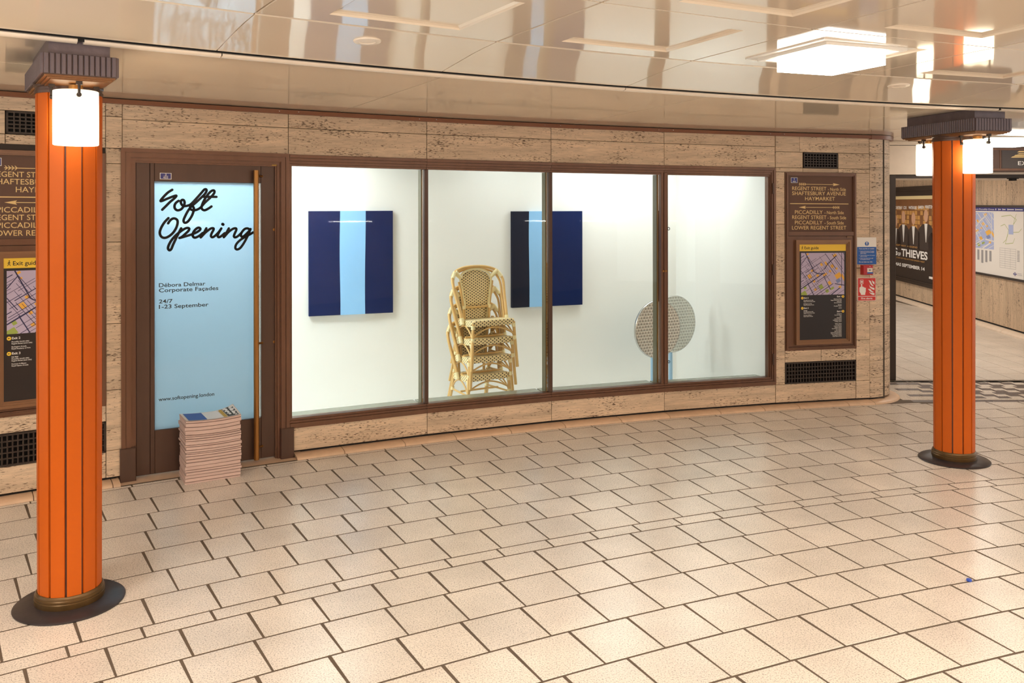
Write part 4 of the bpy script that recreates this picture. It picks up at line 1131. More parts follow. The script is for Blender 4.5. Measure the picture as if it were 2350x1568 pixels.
def street_map(mb, x0, x1, z0, z1, y, cols):
    """street plan on unit square; cols = material slots (ground, street, amber, green, blue)"""
    w, hh = x1 - x0, z1 - z0
    T = lambda u, v: (x0 + u * w, z0 + v * hh)
    mb.rect(x0, x1, z0, z1, y, cols[0])
    r = random.Random(11)

    def seg(a, b, wd):
        c = clip_line(T(*a), T(*b), x0, x1, z0, z1)
        if not c: return
        (ax, az), (bx, bz) = c; d = Vector((bx - ax, bz - az))
        if d.length < 1e-5: return
        n_ = Vector((-d.y, d.x)).normalized() * wd * w
        q = clip_poly([(ax - n_.x, az - n_.y), (bx - n_.x, bz - n_.y), (bx + n_.x, bz + n_.y), (ax + n_.x, az + n_.y)], x0, x1, z0, z1)
        if len(q) > 2: mb.poly(q, y - 0.0004, cols[1])
    blobs = [(0.20, 0.44, 0.075, 0.105, 2), (0.47, 0.72, 0.05, 0.07, 2), (0.58, 0.74, 0.045, 0.11, 2), (0.86, 0.45, 0.14, 0.12, 2), (0.66, 0.28, 0.07, 0.09, 2), (0.30, 0.32, 0.05, 0.05, 2), (0.72, 0.68, 0.07, 0.08, 2), (0.82, 0.62, 0.05, 0.05, 2),
             (0.55, 0.48, 0.10, 0.05, 2), (0.38, 0.46, 0.06, 0.05, 2), (0.46, 0.19, 0.09, 0.11, 3), (0.60, 0.09, 0.07, 0.08, 3), (0.05, 0.02, 0.16, 0.11, 3), (0.09, 0.18, 0.06, 0.08, 3), (0.72, 0.15, 0.09, 0.05, 3), (0.86, 0.33, 0.10, 0.09, 4), (0.33, 0.13, 0.06, 0.06, 2), (0.78, 0.93, 0.09, 0.07, 2), (0.26, 0.58, 0.07, 0.05, 2), (0.15, 0.97, 0.05, 0.04, 2), (0.18, 0.88, 0.03, 0.03, 2), (0.67, 0.56, 0.05, 0.05, 2), (0.90, 0.18, 0.06, 0.06, 2), (0.98, 0.40, 0.05, 0.2, 2)]
    for u, v, a, b, k in blobs:
        an = 0.56
        pts = [(u + a / 2 * p * cos(an) - b / 2 * q * sin(an) * 0.9, v + a / 2 * p * sin(an) + b / 2 * q * cos(an)) for p, q in ((-1, -1), (1, -1), (1, 1), (-1, 1))]
        q = clip_poly([T(*p) for p in pts], x0, x1, z0, z1)
        if len(q) > 2: mb.poly(q, y - 0.0002, cols[k])
    A1 = 0.60
    for k in range(30):                                    # streets rising to the upper right
        o = -0.55 + k * 0.052 + r.uniform(-0.01, 0.01); s0 = r.uniform(-0.1, 0.5); s1 = s0 + r.uniform(0.25, 0.7)
        P_ = lambda s: (s * cos(A1) - o * sin(A1) + 0.05, s * sin(A1) + o * cos(A1) - 0.05)
        seg(P_(s0), P_(s1), r.choice([0.003, 0.004, 0.004, 0.006]))
    for k in range(34):                                    # streets falling to the lower right
        o = -0.1 + k * 0.045 + r.uniform(-0.01, 0.01); s0 = r.uniform(-0.1, 0.5); s1 = s0 + r.uniform(0.2, 0.6)
        P_ = lambda s: (s * sin(A1) + o * cos(A1) - 0.1, 0.95 - s * cos(A1) + o * sin(A1) - 0.12)
        seg(P_(s0), P_(s1), r.choice([0.003, 0.003, 0.004, 0.006]))
    for a, b, wd in (((0.10, 1.0), (0.29, 0.57), 0.009), ((0.0, 0.15), (0.5, 0.50), 0.009), ((0.15, 0.28), (0.30, -0.02), 0.008), ((0.94, 1.0), (0.94, 0.2), 0.006), ((0.78, 0.26), (1.0, 0.22), 0.008), ((0.7, 0.0), (0.9, 0.16), 0.009), ((0.54, 0.62), (0.62, 0.74), 0.008), ((0.62, 0.74), (0.82, 0.93), 0.009), ((0.52, 0.44), (0.68, 0.12), 0.007), ((0.0, 0.72), (0.14, 0.92), 0.006)):
        seg(a, b, wd)
    arc = [(0.28 + 0.17 * (1 - cos(t)), 0.60 - 0.10 * sin(t)) for t in [k * pi / 16 for k in range(1, 12)]]
    for a, b in zip(arc, arc[1:]): seg(a, b, 0.009)


LEFT_TXT = [('Piccadilly (north side)', 0), ('Regent Street (west side)', 0), ('', 0), ('Burlington Arcade', 0), ('Royal Academy of Arts', 0)]
LEFT_TXT2 = [('Pall Mall', 0), ('Piccadilly (south side)', 0), ('Regent Street (east side)', 0), ('', 0), ('Fortnum & Mason', 0), ('Royal Opera Arcade', 0)]
R1 = ['Glasshouse Street', 'Regent Street (east side)', 'Savile Row', 'Sherwood Street', '', 'Hamleys', 'Piccadilly Theatre', '', 'SOHO']
R4 = ['Chinatown', 'Coventry Street', 'Eros', 'Haymarket', 'Leicester Square', 'Shaftesbury Avenue', 'Trafalgar Square', '', 'Apollo Theatre', 'Comedy Store', 'Criterion Theatre', 'Gielgud Theatre', 'Harold Pinter Theatre', 'Lyric Theatre', 'National Gallery', 'National Portrait Gallery', 'Prince of Wales Theatre', "The Queen's Theatre", 'Royal Opera Arcade']


def arrow(mb, x0, x1, z, y, rev):
    """flighted arrow from feathers (x0) to head (x1)"""
    X = (lambda x: x0 + x1 - x) if rev else (lambda x: x)
    L_ = x1 - x0
    mb.rect(min(X(x0), X(x1 - 0.02)), max(X(x0), X(x1 - 0.02)), z - 0.0022, z + 0.0022, y)
    P_ = [(X(x1), z), (X(x1 - 0.070), z + 0.014), (X(x1 - 0.060), z), (X(x1 - 0.070), z - 0.014)]
    mb.poly(P_, y - 0.0002)
    for k in range(4):
        a = x0 + 0.002 + 0.018 * k
        for s_ in (-1, 1): mb.poly([(X(a), z + s_ * 0.014), (X(a + 0.005), z + s_ * 0.014), (X(a + 0.017), z + s_ * 0.001), (X(a + 0.010), z + s_ * 0.001)], y - 0.0002)


def sign_cabinet(th, label):
    o = tag(wall_frame('sign_cabinet', th), label, 'sign', 'bronze sign cabinets')
    hw = 0.362
    fm = MB(); moulding_frame(fm, -hw, hw, 0.523, 2.185, [(0.010, -0.010, 0.03), (0.014, -0.020, 0.03), (0.008, -0.012, 0.03)], bottom=True)
    fm.box(-hw + 0.032, hw - 0.032, -0.014, 0.03, 1.592, 1.630)
    fm.build('frame', BRONZE, o, th=th)
    MB().box(-hw + 0.032, hw - 0.032, 0.004, 0.03, 1.630, 2.153).build('name_board', SIGNB, o, th=th)
    y = 0.0032
    rows = [('REGENT STREET', -0.285, 0.062, 2.018, 0.0335), ('- North Side', 0.078, 0.262, 2.015, 0.030), ('SHAFTESBURY AVENUE', -0.285, 0.262, 1.972, 0.0345), ('HAYMARKET', -0.155, 0.150, 1.923, 0.0345),
            ('PICCADILLY', -0.258, 0.024, 1.796, 0.0345), ('- North Side', 0.042, 0.240, 1.795, 0.031), ('REGENT STREET', -0.285, 0.062, 1.748, 0.0345), ('- South Side', 0.074, 0.264, 1.747, 0.031), ('PICCADILLY', -0.258, 0.022, 1.699, 0.0345), ('- South Side', 0.042, 0.240, 1.698, 0.031), ('LOWER REGENT STREET', -0.287, 0.266, 1.650, 0.0345)]
    for body, a, b, z, c in rows: text_obj('lettering', body, a, b, z, c, y, GOLD, o, th=th, bold=0.004)
    m_ = MB(); arrow(m_, -0.218, 0.198, 2.074, y, False); m_.build('arrow', GOLD, o, th=th, recalc=False)
    m_ = MB(); arrow(m_, -0.218, 0.198, 1.858, y, True); m_.build('arrow', GOLD, o, th=th, recalc=False)
    MB().box(-0.308, 0.286, -0.001, 0.004, 1.8885, 1.8955).build('divider', GOLD, o, th=th)
    pl = MB().box(-0.298, -0.232, 0.001, 0.004, 2.085, 2.135).build('number_plate', WHITE, o, th=th)
    MB().rect(-0.295, -0.235, 2.088, 2.132, 0.0008).build('plate_field', PLATEB, pl, th=th)
    for body, a, b, z, c in (('2', -0.271, -0.259, 2.114, 0.013), ('455', -0.281, -0.249, 2.092, 0.013)): text_obj('lettering', body, a, b, z, c, 0.0005, WHITE, pl, th=th, bold=0.01)
    # lower door with the exit guide
    d_ = MB().box(-hw + 0.034, hw - 0.034, -0.006, 0.03, 0.558, 1.588)
    d_.build('cabinet_door', BRONZE, o, th=th)
    fr = MB(); moulding_frame(fr, -0.265, 0.292, 0.578, 1.553, [(0.018, -0.034, -0.006), (0.014, -0.026, -0.006), (0.010, -0.018, -0.006)], bottom=True)
    fr.build('poster_frame', BRONZE_L, o, th=th)
    MB().tube([(0.308, -0.007, 0.86), (0.308, -0.002, 0.86)], 0.010, 10).build('lock', BLACK, o, th=th)
    MB().box(0.262, 0.312, -0.0145, -0.0135, 1.575, 1.587).build('tape_patch', BRONZE_L, o, th=th)
    x0, x1 = -0.224, 0.251
    ps = MB().box(x0, x1, -0.0125, -0.0065, 0.618, 1.512).build('exit_guide', POSTK, o, th=th)
    yb = -0.0130
    MB().rect(x0, x1, 1.448, 1.512, yb).build('header', YEL, ps, th=th)
    text_obj('lettering', 'Exit guide', x0 + 0.052, x0 + 0.196, 1.466, 0.026, yb - 0.0004, BLACK, ps, th=th, bold=0.012)
    wk = MB(); wx, wz = x0 + 0.030, 1.463
    wk.disc(wx + 0.002, wz + 0.031, 0.0036, yb - 0.0004, 10)
    for P_ in ([(0, .026), (.004, .026), (.003, .012), (-.002, .012)], [(-.002, .013), (.002, .013), (-.006, 0), (-.0095, 0)], [(0, .013), (.0035, .013), (.010, 0), (.0065, 0)], [(0, .025), (-.009, .016), (-.0075, .0145), (.001, .021)], [(.003, .025), (.010, .017), (.009, .0155), (.003, .021)]):
        wk.poly([(wx + a, wz + b) for a, b in P_], yb - 0.0004)
    wk.build('walking_symbol', BLACK, ps, th=th, recalc=False)
    mp = MB(); street_map(mp, x0 + 0.018, x1 - 0.018, 1.038, 1.432, yb, (0, 1, 2, 3, 4))
    mp.build('street_plan', [LILAC, NAVY, MAPY, MAPG, mat('map_blue', rgb(128, 142, 190), 0.5) if 'map_blue' not in MATS else MATS['map_blue']], ps, th=th, recalc=False)
    tx = MB()
    for z, ttl, lst in ((1.005, 'Exit 2', LEFT_TXT), (0.910, 'Exit 3', LEFT_TXT2)):
        text_mb(tx, ttl, x0 + 0.046, x0 + 0.092, z, 0.0140, yb - 0.0004, bold=0.02)
        zz = z - 0.0195
        for body, _ in lst:
            if body: text_mb(tx, body, x0 + 0.044, x0 + 0.30, zz, 0.0078, yb - 0.0004, bold=0.015, fit=False); zz -= 0.0118
            else: zz -= 0.008
    for z, ttl, lst in ((1.012, 'Exit 1', R1), (0.872, 'Exit 4', R4)):
        text_mb(tx, ttl, x1 - 0.092, x1 - 0.046, z, 0.0140, yb - 0.0004, bold=0.02)
        zz = z - 0.0195
        for body in lst:
            if body: text_mb(tx, body, x0, x1 - 0.045, zz, 0.0078, yb - 0.0004, bold=0.015, fit=False, align='R'); zz -= 0.0120
            else: zz -= 0.007
    tag(tx.build('fine_print', WHITE, ps, th=th, recalc=False), kind='stuff')
    for x, z, s_ in ((x0 + 0.030, 1.011, -1), (x0 + 0.030, 0.916, -1), (x1 - 0.030, 1.018, 1), (x1 - 0.030, 0.878, 1)):
        MB().disc(x, z, 0.0125, yb - 0.0003, 20).build('arrow_disc', YEL, ps, th=th, recalc=False)
        m_ = MB(); m_.rect(x - 0.006, x + 0.006, z - 0.0012, z + 0.0012, yb - 0.0006); m_.poly([(x + s_ * 0.007, z), (x + s_ * 0.001, z + 0.005), (x + s_ * 0.001, z - 0.005)], yb - 0.0006)
        m_.build('arrow_mark', BLACK, ps, th=th, recalc=False)


sign_cabinet(-12.515, 'bronze street direction board with exit guide, beside the fire notices')
sign_cabinet(-33.285, 'bronze street direction board with exit guide, half behind the orange column nearest the door')

# ------------------------------------------------------------------ AIR VENTS
def vent(th0, th1, z0, z1, nx, nz, label):
    thm = (th0 + th1) / 2
    o = tag(wall_frame('air_vent', thm), label, 'vent', 'bronze grid vents in the stone wall')
    hw = RW * sin(radians((th1 - th0) / 2)) - 0.001
    b = 0.012
    f = MB(); f.box(-hw, hw, -0.004, 0.03, z0, z0 + b).box(-hw, hw, -0.004, 0.03, z1 - b, z1).box(-hw, -hw + b, -0.004, 0.03, z0, z1).box(hw - b, hw, -0.004, 0.03, z0, z1)
    f.build('frame', BLACKM, o, th=thm)
    g = MB(); bw = 0.0045
    for i in range(1, nx):
        x = -hw + b + (2 * hw - 2 * b) * i / nx; g.box(x - bw, x + bw, 0.0, 0.028, z0 + b, z1 - b)
    for i in range(1, nz):
        z = z0 + b + (z1 - z0 - 2 * b) * i / nz; g.box(-hw + b, hw - b, 0.001, 0.026, z - bw, z + bw)
    g.build('grid', BLACKM, o, th=thm)
    MB().rect(-hw, hw, z0, z1, 0.0325).build('dark_duct', DARK, o, th=thm)


vent(-13.08, -11.94, 2.228, 2.369, 11, 5, 'small bronze grid vent above the direction board by the fire notices')
vent(-13.70, -11.33, 0.214, 0.411, 24, 5, 'long bronze grid vent below the direction board by the fire notices')
vent(-33.97, -32.62, 2.288, 2.430, 12, 5, 'small bronze grid vent above the direction board behind the orange column')
vent(-34.47, -32.10, 0.214, 0.416, 24, 5, 'long bronze grid vent below the direction board behind the orange column')

# ------------------------------------------------------------------ FIRE NOTICES
FT = -10.985
o = tag(wall_frame('fire_notice', FT), 'blue and white fire instruction notice on the stone by the corner', 'sign')
MB().box(-0.097, 0.100, -0.004, 0.002, 1.318, 1.575).build('board', WHITE, o, th=FT)
MB().rect(-0.097, 0.100, 1.318, 1.484, -0.0043).build('blue_field', BLUE, o, th=FT)
m_ = MB(); m_.disc(0.003, 1.515, 0.0205, -0.0044, 24); m_.build('disc', BLUE, o, th=FT, recalc=False)
m_ = MB(); m_.poly([(-0.001, 1.511), (0.007, 1.511), (0.0085, 1.531), (-0.0025, 1.531)], -0.0047); m_.disc(0.003, 1.503, 0.0042, -0.0047); m_.build('exclamation_mark', WHITE, o, th=FT, recalc=False)
tx = MB()
for body, a, b, z, c in (('If you see fire or smoke', -0.077, 0.078, 1.463, 0.0105), ('1.  Operate the fire alarm. The signal', -0.077, 0.078, 1.440, 0.0070), ('will be heard and the Fire Brigade', -0.065, 0.078, 1.429, 0.0070), ('will be called.', -0.065, -0.004, 1.418, 0.0070), ('2.  Tell any staff member the location', -0.077, 0.086, 1.401, 0.0070), ('of fire or smoke.', -0.065, 0.006, 1.390, 0.0070), ('3.  Follow instructions from staff', -0.077, 0.067, 1.373, 0.0070), ('or emergency services.', -0.065, 0.035, 1.362, 0.0070), ('Do not take any risks', -0.077, 0.060, 1.337, 0.0110)):
    text_mb(tx, body, a, b, z, c, -0.0046, bold=0.012)
tag(tx.build('fine_print', WHITE, o, th=FT, recalc=False), kind='stuff')
o = tag(wall_frame('fire_alarm_call_point', FT), 'small red alarm break glass box under the blue notice', 'alarm')
MB().cbox(-0.062, 0.034, -0.055, 0.0, 1.222, 1.314, c=0.004).build('housing', REDB, o, th=FT)
MB().rect(-0.027, 0.027, 1.248, 1.287, -0.0556).build('glass_panel', PAPERW, o, th=FT)
m_ = MB(); m_.disc(0.000, 1.268, 0.006, -0.0560); m_.poly([(-0.014, 1.268), (-0.006, 1.271), (-0.006, 1.265)], -0.056); m_.poly([(0.016, 1.268), (0.008, 1.271), (0.008, 1.265)], -0.056); m_.build('press_mark', BLACK, o, th=FT, recalc=False)
MB().rect(-0.027, 0.034, 1.234, 1.247, -0.0556).build('label_strip', BLUE, o, th=FT)
m_ = MB(); m_.disc(0.001, 1.300, 0.004, -0.0556); m_.build('indicator', PAPERW, o, th=FT, recalc=False)
o = tag(wall_frame('fire_alarm_sign', FT), 'red sign with white hand pressing a button and flames', 'sign')
MB().box(-0.091, 0.094, -0.004, 0.002, 0.972, 1.190).build('board', WHITE, o, th=FT)
MB().rect(-0.088, 0.091, 1.016, 1.187, -0.0043).build('red_field', RED, o, th=FT)
MB().rect(-0.088, 0.091, 0.975, 1.011, -0.0043).build('caption_field', RED, o, th=FT)
text_obj('lettering', 'Fire alarm', -0.056, 0.058, 0.986, 0.0175, -0.0047, WHITE, o, th=FT, bold=0.025)
hd = MB()
hd.rect(-0.068, -0.033, 1.132, 1.172, -0.0046); hd.poly([(-0.058, 1.140), (-0.046, 1.140), (-0.045, 1.092), (-0.059, 1.092)], -0.0050)
hd.poly([(-0.074, 1.099), (-0.060, 1.106), (-0.044, 1.100), (-0.043, 1.108), (-0.034, 1.106), (-0.033, 1.102), (-0.023, 1.101), (-0.022, 1.096), (-0.008, 1.096), (-0.009, 1.060), (-0.014, 1.045), (-0.015, 1.028), (-0.058, 1.028), (-0.060, 1.040), (-0.074, 1.060)], -0.0048)
hd.build('hand_symbol', WHITE, o, th=FT, recalc=False)
m_ = MB(); m_.rect(-0.064, -0.037, 1.136, 1.168, -0.0053); m_.build('button_frame', RED, o, th=FT, recalc=False)
m_ = MB(); m_.disc(-0.0505, 1.152, 0.0105, -0.0056, 16); m_.build('button', WHITE, o, th=FT, recalc=False)
fl = MB()
for P_ in ([(0.020, 1.168), (0.043, 1.158), (0.052, 1.135), (0.074, 1.108), (0.055, 1.112), (0.040, 1.128)], [(0.054, 1.176), (0.060, 1.160), (0.080, 1.150), (0.080, 1.124), (0.064, 1.136), (0.055, 1.152)], [(0.024, 1.128), (0.034, 1.110), (0.058, 1.098), (0.080, 1.092), (0.080, 1.072), (0.056, 1.080), (0.034, 1.096)], [(0.012, 1.084), (0.036, 1.084), (0.052, 1.066), (0.074, 1.054), (0.056, 1.050), (0.034, 1.062)], [(0.026, 1.054), (0.046, 1.046), (0.080, 1.044), (0.080, 1.024), (0.056, 1.028), (0.036, 1.040)]):
    fl.poly(P_, -0.0048)
fl.build('flames_symbol', WHITE, o, th=FT, recalc=False)

# ------------------------------------------------------------------ ORANGE COLUMNS AND THEIR LAMPS
def column(loc, th, label, rot0=0.02):
    s = S(th)
    o = tag(empty('column', loc, -radians(th)), label, 'column', 'orange enamelled columns')
    o['kind'] = 'thing'
    smooth_by_angle(MB().lathe([(0.001, 0.0), (0.236, 0.0), (0.238, 0.006), (0.230, 0.012), (0.170, 0.016), (0.152, 0.022), (0.001, 0.022)], 56).build('floor_collar', RUBBER, o), 40)
    smooth_by_angle(MB().lathe([(0.13, 0.020), (0.147, 0.021), (0.149, 0.026), (0.149, 0.046), (0.145, 0.050), (0.148, 0.053), (0.148, 0.060), (0.144, 0.064), (0.144, 0.070), (0.138, 0.078), (0.12, 0.078)], 48).build('bronze_ring', mat('ring_bronze', rgb(96, 72, 40), 0.35, metal=0.5, noise=(20, 0.4, (1, 1, 0.2))) if 'ring_bronze' not in MATS else MATS['ring_bronze'], o), 40)
    zt = 2.352 * s
    r0, r1 = 0.1355, 0.1405                                # slightly wider towards the top
    MB().lathe([(r0 * 0.966, 0.05), (r1 * 0.966, zt)], 12).build('shaft_core', STRIP, o)
    n = 12
    gapw = 0.0052
    me = None
    for k in range(n):
        mb = MB(); c_ = 2 * pi / n / 2; vs_ = []
        for r, z in ((r0, 0.074), (r1, zt)):
            hw = r * sin(c_) * 1.0
            for x, y in ((-hw + gapw, -r * cos(c_) - 0.0012), (-hw * 0.5, -r * cos(c_) - 0.0022), (0, -r * cos(c_) - 0.0026), (hw * 0.5, -r * cos(c_) - 0.0022), (hw - gapw, -r * cos(c_) - 0.0012), (hw - gapw, -r * cos(c_) + 0.012), (-hw + gapw, -r * cos(c_) + 0.012)): vs_.append((x, y, z))
        fs = [(i, (i + 1) % 7, 7 + (i + 1) % 7, 7 + i) for i in range(7)] + [tuple(range(7))[::-1], tuple(range(7, 14))]
        if me is None:
            p = smooth_by_angle(mb.add(vs_, fs).build('enamel_panel', ORANGE, o), 35); me = p.data
        else: p = link(bpy.data.objects.new('enamel_panel', me), o)
        p.rotation_euler = (0, 0, 2 * pi * k / n + rot0)
    smooth_by_angle(MB().lathe([(0.13, zt - 0.002), (0.145, zt - 0.002), (0.145, zt + 0.012), (0.140, zt + 0.014), (0.140, zt + 0.026), (0.146, zt + 0.030), (0.146, zt + 0.040), (0.13, zt + 0.042)], 48).build('neck_ring', BRONZE_D, o), 40)
    zb, zc, ze = 2.390 * s, 2.487 * s, 2.5525 * s
    hl, hw = 0.379, 0.1425
    MB().box(-hw, hw, -hl, hl, zb + 0.006, zc).build('capital', BRONZE_D, o)
    MB().box(-hw + 0.022, hw - 0.022, -hl + 0.03, hl - 0.03, zc, ze).build('capital_neck', CAPM, o)
    u = MB()
    for ins, z0, z1 in ((0.004, zb, zb + 0.006), (0.016, zb - 0.006, zb), (0.030, zb - 0.011, zb - 0.006)): u.box(-hw + ins, hw - ins, -hl + ins, hl - ins, z0, z1)
    u.build('soffit', mat('soffit_bronze', rgb(126, 84, 48), 0.4, metal=0.4) if 'soffit_bronze' not in MATS else MATS['soffit_bronze'], o)
    rb = None

    def rib(x, y, rz, w):
        nonlocal rb
        if rb is None:
            h2 = w / 2 - 0.0019
            ro = MB().cbox(-h2, h2, -0.010, 0.001, zb + 0.010, zc - 0.001, c=0.0025).build('rib', CAPM, o); rb = ro.data
        else: ro = link(bpy.data.objects.new('rib', rb), o)
        ro.location = (x, y, 0); ro.rotation_euler = (0, 0, rz)
    nf = 13; w = 2 * hw / nf
    for i in range(nf):
        x = -hw + w * (i + 0.5); rib(x, -hl, 0, w); rib(x, hl, pi, w)
    ns = 34; ws = 2 * hl / ns
    for i in range(ns):
        y = -hl + ws * (i + 0.5); rib(-hw, y, -pi / 2, ws); rib(hw, y, pi / 2, ws)
    return s


def lamp(loc, th, off, label):
    s = S(th); t = radians(th)
    p = Vector(loc) + Vector((sin(t), cos(t), 0)) * off
    o = tag(empty('hanging_lamp', p, -radians(th)), label, 'lamp', 'lamps under the column capitals')
    z0, z1 = 2.108 * s, 2.346 * s; r = 0.0925
    smooth_by_angle(MB().lathe([(0.001, z0 + 0.006), (r * 0.8, z0 + 0.003), (r - 0.004, z0), (r, z0 + 0.003), (r, z1), (r - 0.004, z1 + 0.002), (r - 0.004, z1 - 0.02), (0.001, z1 - 0.02)], 40).build('glass_shade', LAMPGL, o), 40)
    for k in range(3):
        a = -pi / 2 + k * 2 * pi / 3 if off < 0 else pi / 2 + k * 2 * pi / 3
        c, d = cos(a), sin(a); zt = 2.381 * s
        b = MB().tube([(c * (r + 0.012), d * (r + 0.012), zt), (c * (r + 0.014), d * (r + 0.014), zt - 0.030), (c * (r + 0.012), d * (r + 0.012), z1 - 0.022)], 0.0058, 8)
        b.tube([(c * (r + 0.016), d * (r + 0.016), z1 - 0.024), (c * (r - 0.002), d * (r - 0.002), z1 - 0.024)], 0.0105, 10)
        b.box(c * (r + 0.012) - 0.012, c * (r + 0.012) + 0.012, d * (r + 0.012) - 0.010, d * (r + 0.012) + 0.010, zt - 0.016, zt)
        smooth_by_angle(b.build('bracket', BLACKM, o), 50)
    b = MB().lathe([(0.001, 2.374 * s), (0.03, 2.374 * s), (0.03, 2.356 * s), (0.012, 2.35 * s), (0.001, 2.35 * s)], 20).build('lamp_holder', BRASS, o)


LC = (-2.060, 4.083, 0); RC = (3.187, 6.33, 0)
column(LC, -33.49, 'tall orange column with worn foot on a black floor collar, nearest the door')
column(RC, -12.58, 'orange column standing before the corridor opening and film poster')
lamp(LC, -33.49, -0.225, 'glowing glass lamp hanging at the front of the worn orange column nearest the door')
lamp(LC, -33.49, 0.245, 'glass lamp hanging on the hidden wall side of the orange column nearest the door')
lamp(RC, -12.58, -0.235, 'glowing lamp facing the hall on the orange column before the corridor')
lamp(RC, -12.58, 0.255, 'glowing lamp facing the wall on the orange column before the corridor')

# ------------------------------------------------------------------ CEILING LIGHTS AND ROUND CEILING DISCS
def ceiling_light(th, R, label, w=0.335, d=0.36, z=2.61):
    s = S(th)
    o = tag(empty('ceiling_light', pol(th, R, z * s), -radians(th)), label, 'ceiling light', 'square ceiling lights')
    w2, d2 = w / 2, d / 2
    f = MB(); tw, td = w2 + 0.112, d2 + 0.104
    f.box(-tw, tw, -td, td, -0.007, 0.028)
    f.build('tray', FRAMEW, o)
    f = MB(); e = 0.066
    for x0, x1, y0, y1 in ((-w2 - e, w2 + e, -d2 - e, -d2 - 0.04), (-w2 - e, w2 + e, d2 + 0.04, d2 + e), (-w2 - e, -w2 - 0.04, -d2 - 0.04, d2 + 0.04), (w2 + 0.04, w2 + e, -d2 - 0.04, d2 + 0.04)): f.box(x0, x1, y0, y1, -0.020, -0.007)
    f.build('frame', FRAMEW, o)
    g = MB(); g.box(-w2, w2, -d2, d2, -0.080, -0.007); g.build('diffuser', DIFF, o)


ceiling_light(-21.05, 14.19, 'bright square light in the ceiling panel over the hall')
ceiling_light(-6.1, 17.62, 'bright square light at the ceiling behind the capital, before the corridor', w=0.50, d=0.42, z=2.565)


def ceiling_disc(th, R, z, tilt, label):
    s = S(th)
    o = tag(empty('ceiling_speaker', pol(th, R, z * s), -radians(th)), label, 'speaker', 'round ceiling speakers')
    o.rotation_euler = (tilt, 0, -radians(th))
    smooth_by_angle(MB().lathe([(0.036, -0.003), (0.038, -0.006), (0.060, -0.005), (0.063, 0.0), (0.063, 0.006), (0.036, 0.006)], 40).build('ring', TRIMW, o), 40)
    MB().lathe([(0.001, -0.001), (0.036, -0.001), (0.036, 0.004), (0.001, 0.004)], 32).build('grille', mat('disc_tan', rgb(196, 168, 136), 0.6) if 'disc_tan' not in MATS else MATS['disc_tan'], o)


ceiling_disc(-29.24, 14.885, 2.5925, -0.066, 'small round ceiling disc above the door')
ceiling_disc(-16.95, 14.87, 2.5935, -0.066, 'small round ceiling disc near the orange column before the corridor')

# ------------------------------------------------------------------ CORRIDOR: bulkhead, gate frame, wall, posters
lin_ = tag(empty('lintel', (0, 0, 0)), 'cream bulkhead over the corridor opening', kind='structure')
MB().box(3.2, 7.4, 9.14, 9.40, 2.150, 2.452).build('lower_face', TRIMW, lin_)
MB().box(3.2, 7.4, 9.14, 9.40, 2.458, 2.70).build('upper_face', TRIMW, lin_)
MB().box(3.2, 7.4, 9.155, 9.40, 2.451, 2.459).build('shadow_line', DARK, lin_)
MB().box(3.2, 7.6, 9.42, 9.50, 2.10, 2.8).build('back_face', TRIMW, lin_)
gt = tag(empty('gate_frame', (3.945, 9.16, 0)), 'dark metal gate post and top rail at the corridor threshold', 'gate frame')
MB().cbox(0.0, 0.062, 0, 0.08, 0.0, 2.148, c=0.004).box(0.062, 0.070, 0.02, 0.06, 0.02, 2.12).build('post', BLACKM, gt)
MB().box(0.062, 3.3, 0.01, 0.08, 2.112, 2.149).build('top_rail', BLACKM, gt)
MB().box(1.28, 1.325, 0.0, 0.07, 2.085, 2.112).box(1.26, 1.345, -0.004, 0.07, 2.104, 2.113).build('catch', DARK, gt)
cw_ = tag(empty('wall_right'), 'vertical grained travertine wall of the corridor', kind='structure')
P0 = Vector((6.757, 9.30)); P1 = Vector((7.62, 19.03)); du = (P1 - P0).normalized()
ang = atan2(du.y, du.x)


def cwall(s): return P0 + du * s


LTOT = (P1 - P0).length
s_ = 0.0; hm = 0.80
while s_ < LTOT - 0.1:
    e_ = min(s_ + hm, LTOT)
    q = cwall(e_)
    sl = MB().cbox(0.002, e_ - s_ - 0.002, 0, 0.05, 0.085, 2.45, c=0.003).build('travertine_slab', TRAV2, cw_)
    sl.location = (q.x, q.y, 0); sl.rotation_euler = (0, 0, ang + pi)
    cb = MB().prism([(-0.085, 0.0), (-0.083, 0.016), (-0.06, 0.040), (-0.02, 0.058), (0.05, 0.062), (0.05, 0.0)], 'x', 0.003, e_ - s_ - 0.003).build('curb_stone', mat('curb_pale', rgb(226, 206, 184), 0.4, noise=(12, 0.15, (1, 1, 1))) if 'curb_pale' not in MATS else MATS['curb_pale'], cw_)
    cb.location = (q.x, q.y, 0); cb.rotation_euler = (0, 0, ang + pi)
    s_ = e_
bq = cwall(LTOT)
bb = MB().box(0, LTOT, 0.012, 0.09, -0.01, 2.7).build('backing', DARK, cw_); bb.location = (bq.x, bq.y, 0); bb.rotation_euler = (0, 0, ang + pi)
MB().box(3.0, 8.0, 18.6, 18.7, 0, 2.7).build('wall_end', TRAV2)['kind'] = 'structure'
MB().add([(3.3, 9.5, 2.5), (9, 9.5, 2.5), (9, 18.6, 2.5), (3.3, 18.6, 2.5)], [(0, 1, 2, 3)]).build('corridor_ceiling', CEILM)['kind'] = 'structure'
# local frame on that wall: x towards the hall (to the right in view), y into the wall
PO = Vector((7.4495, 17.105))                               # where the film frame starts to show
ROT = ang + pi


def corridor_frame(name): return empty(name, (PO.x, PO.y, 0), ROT)


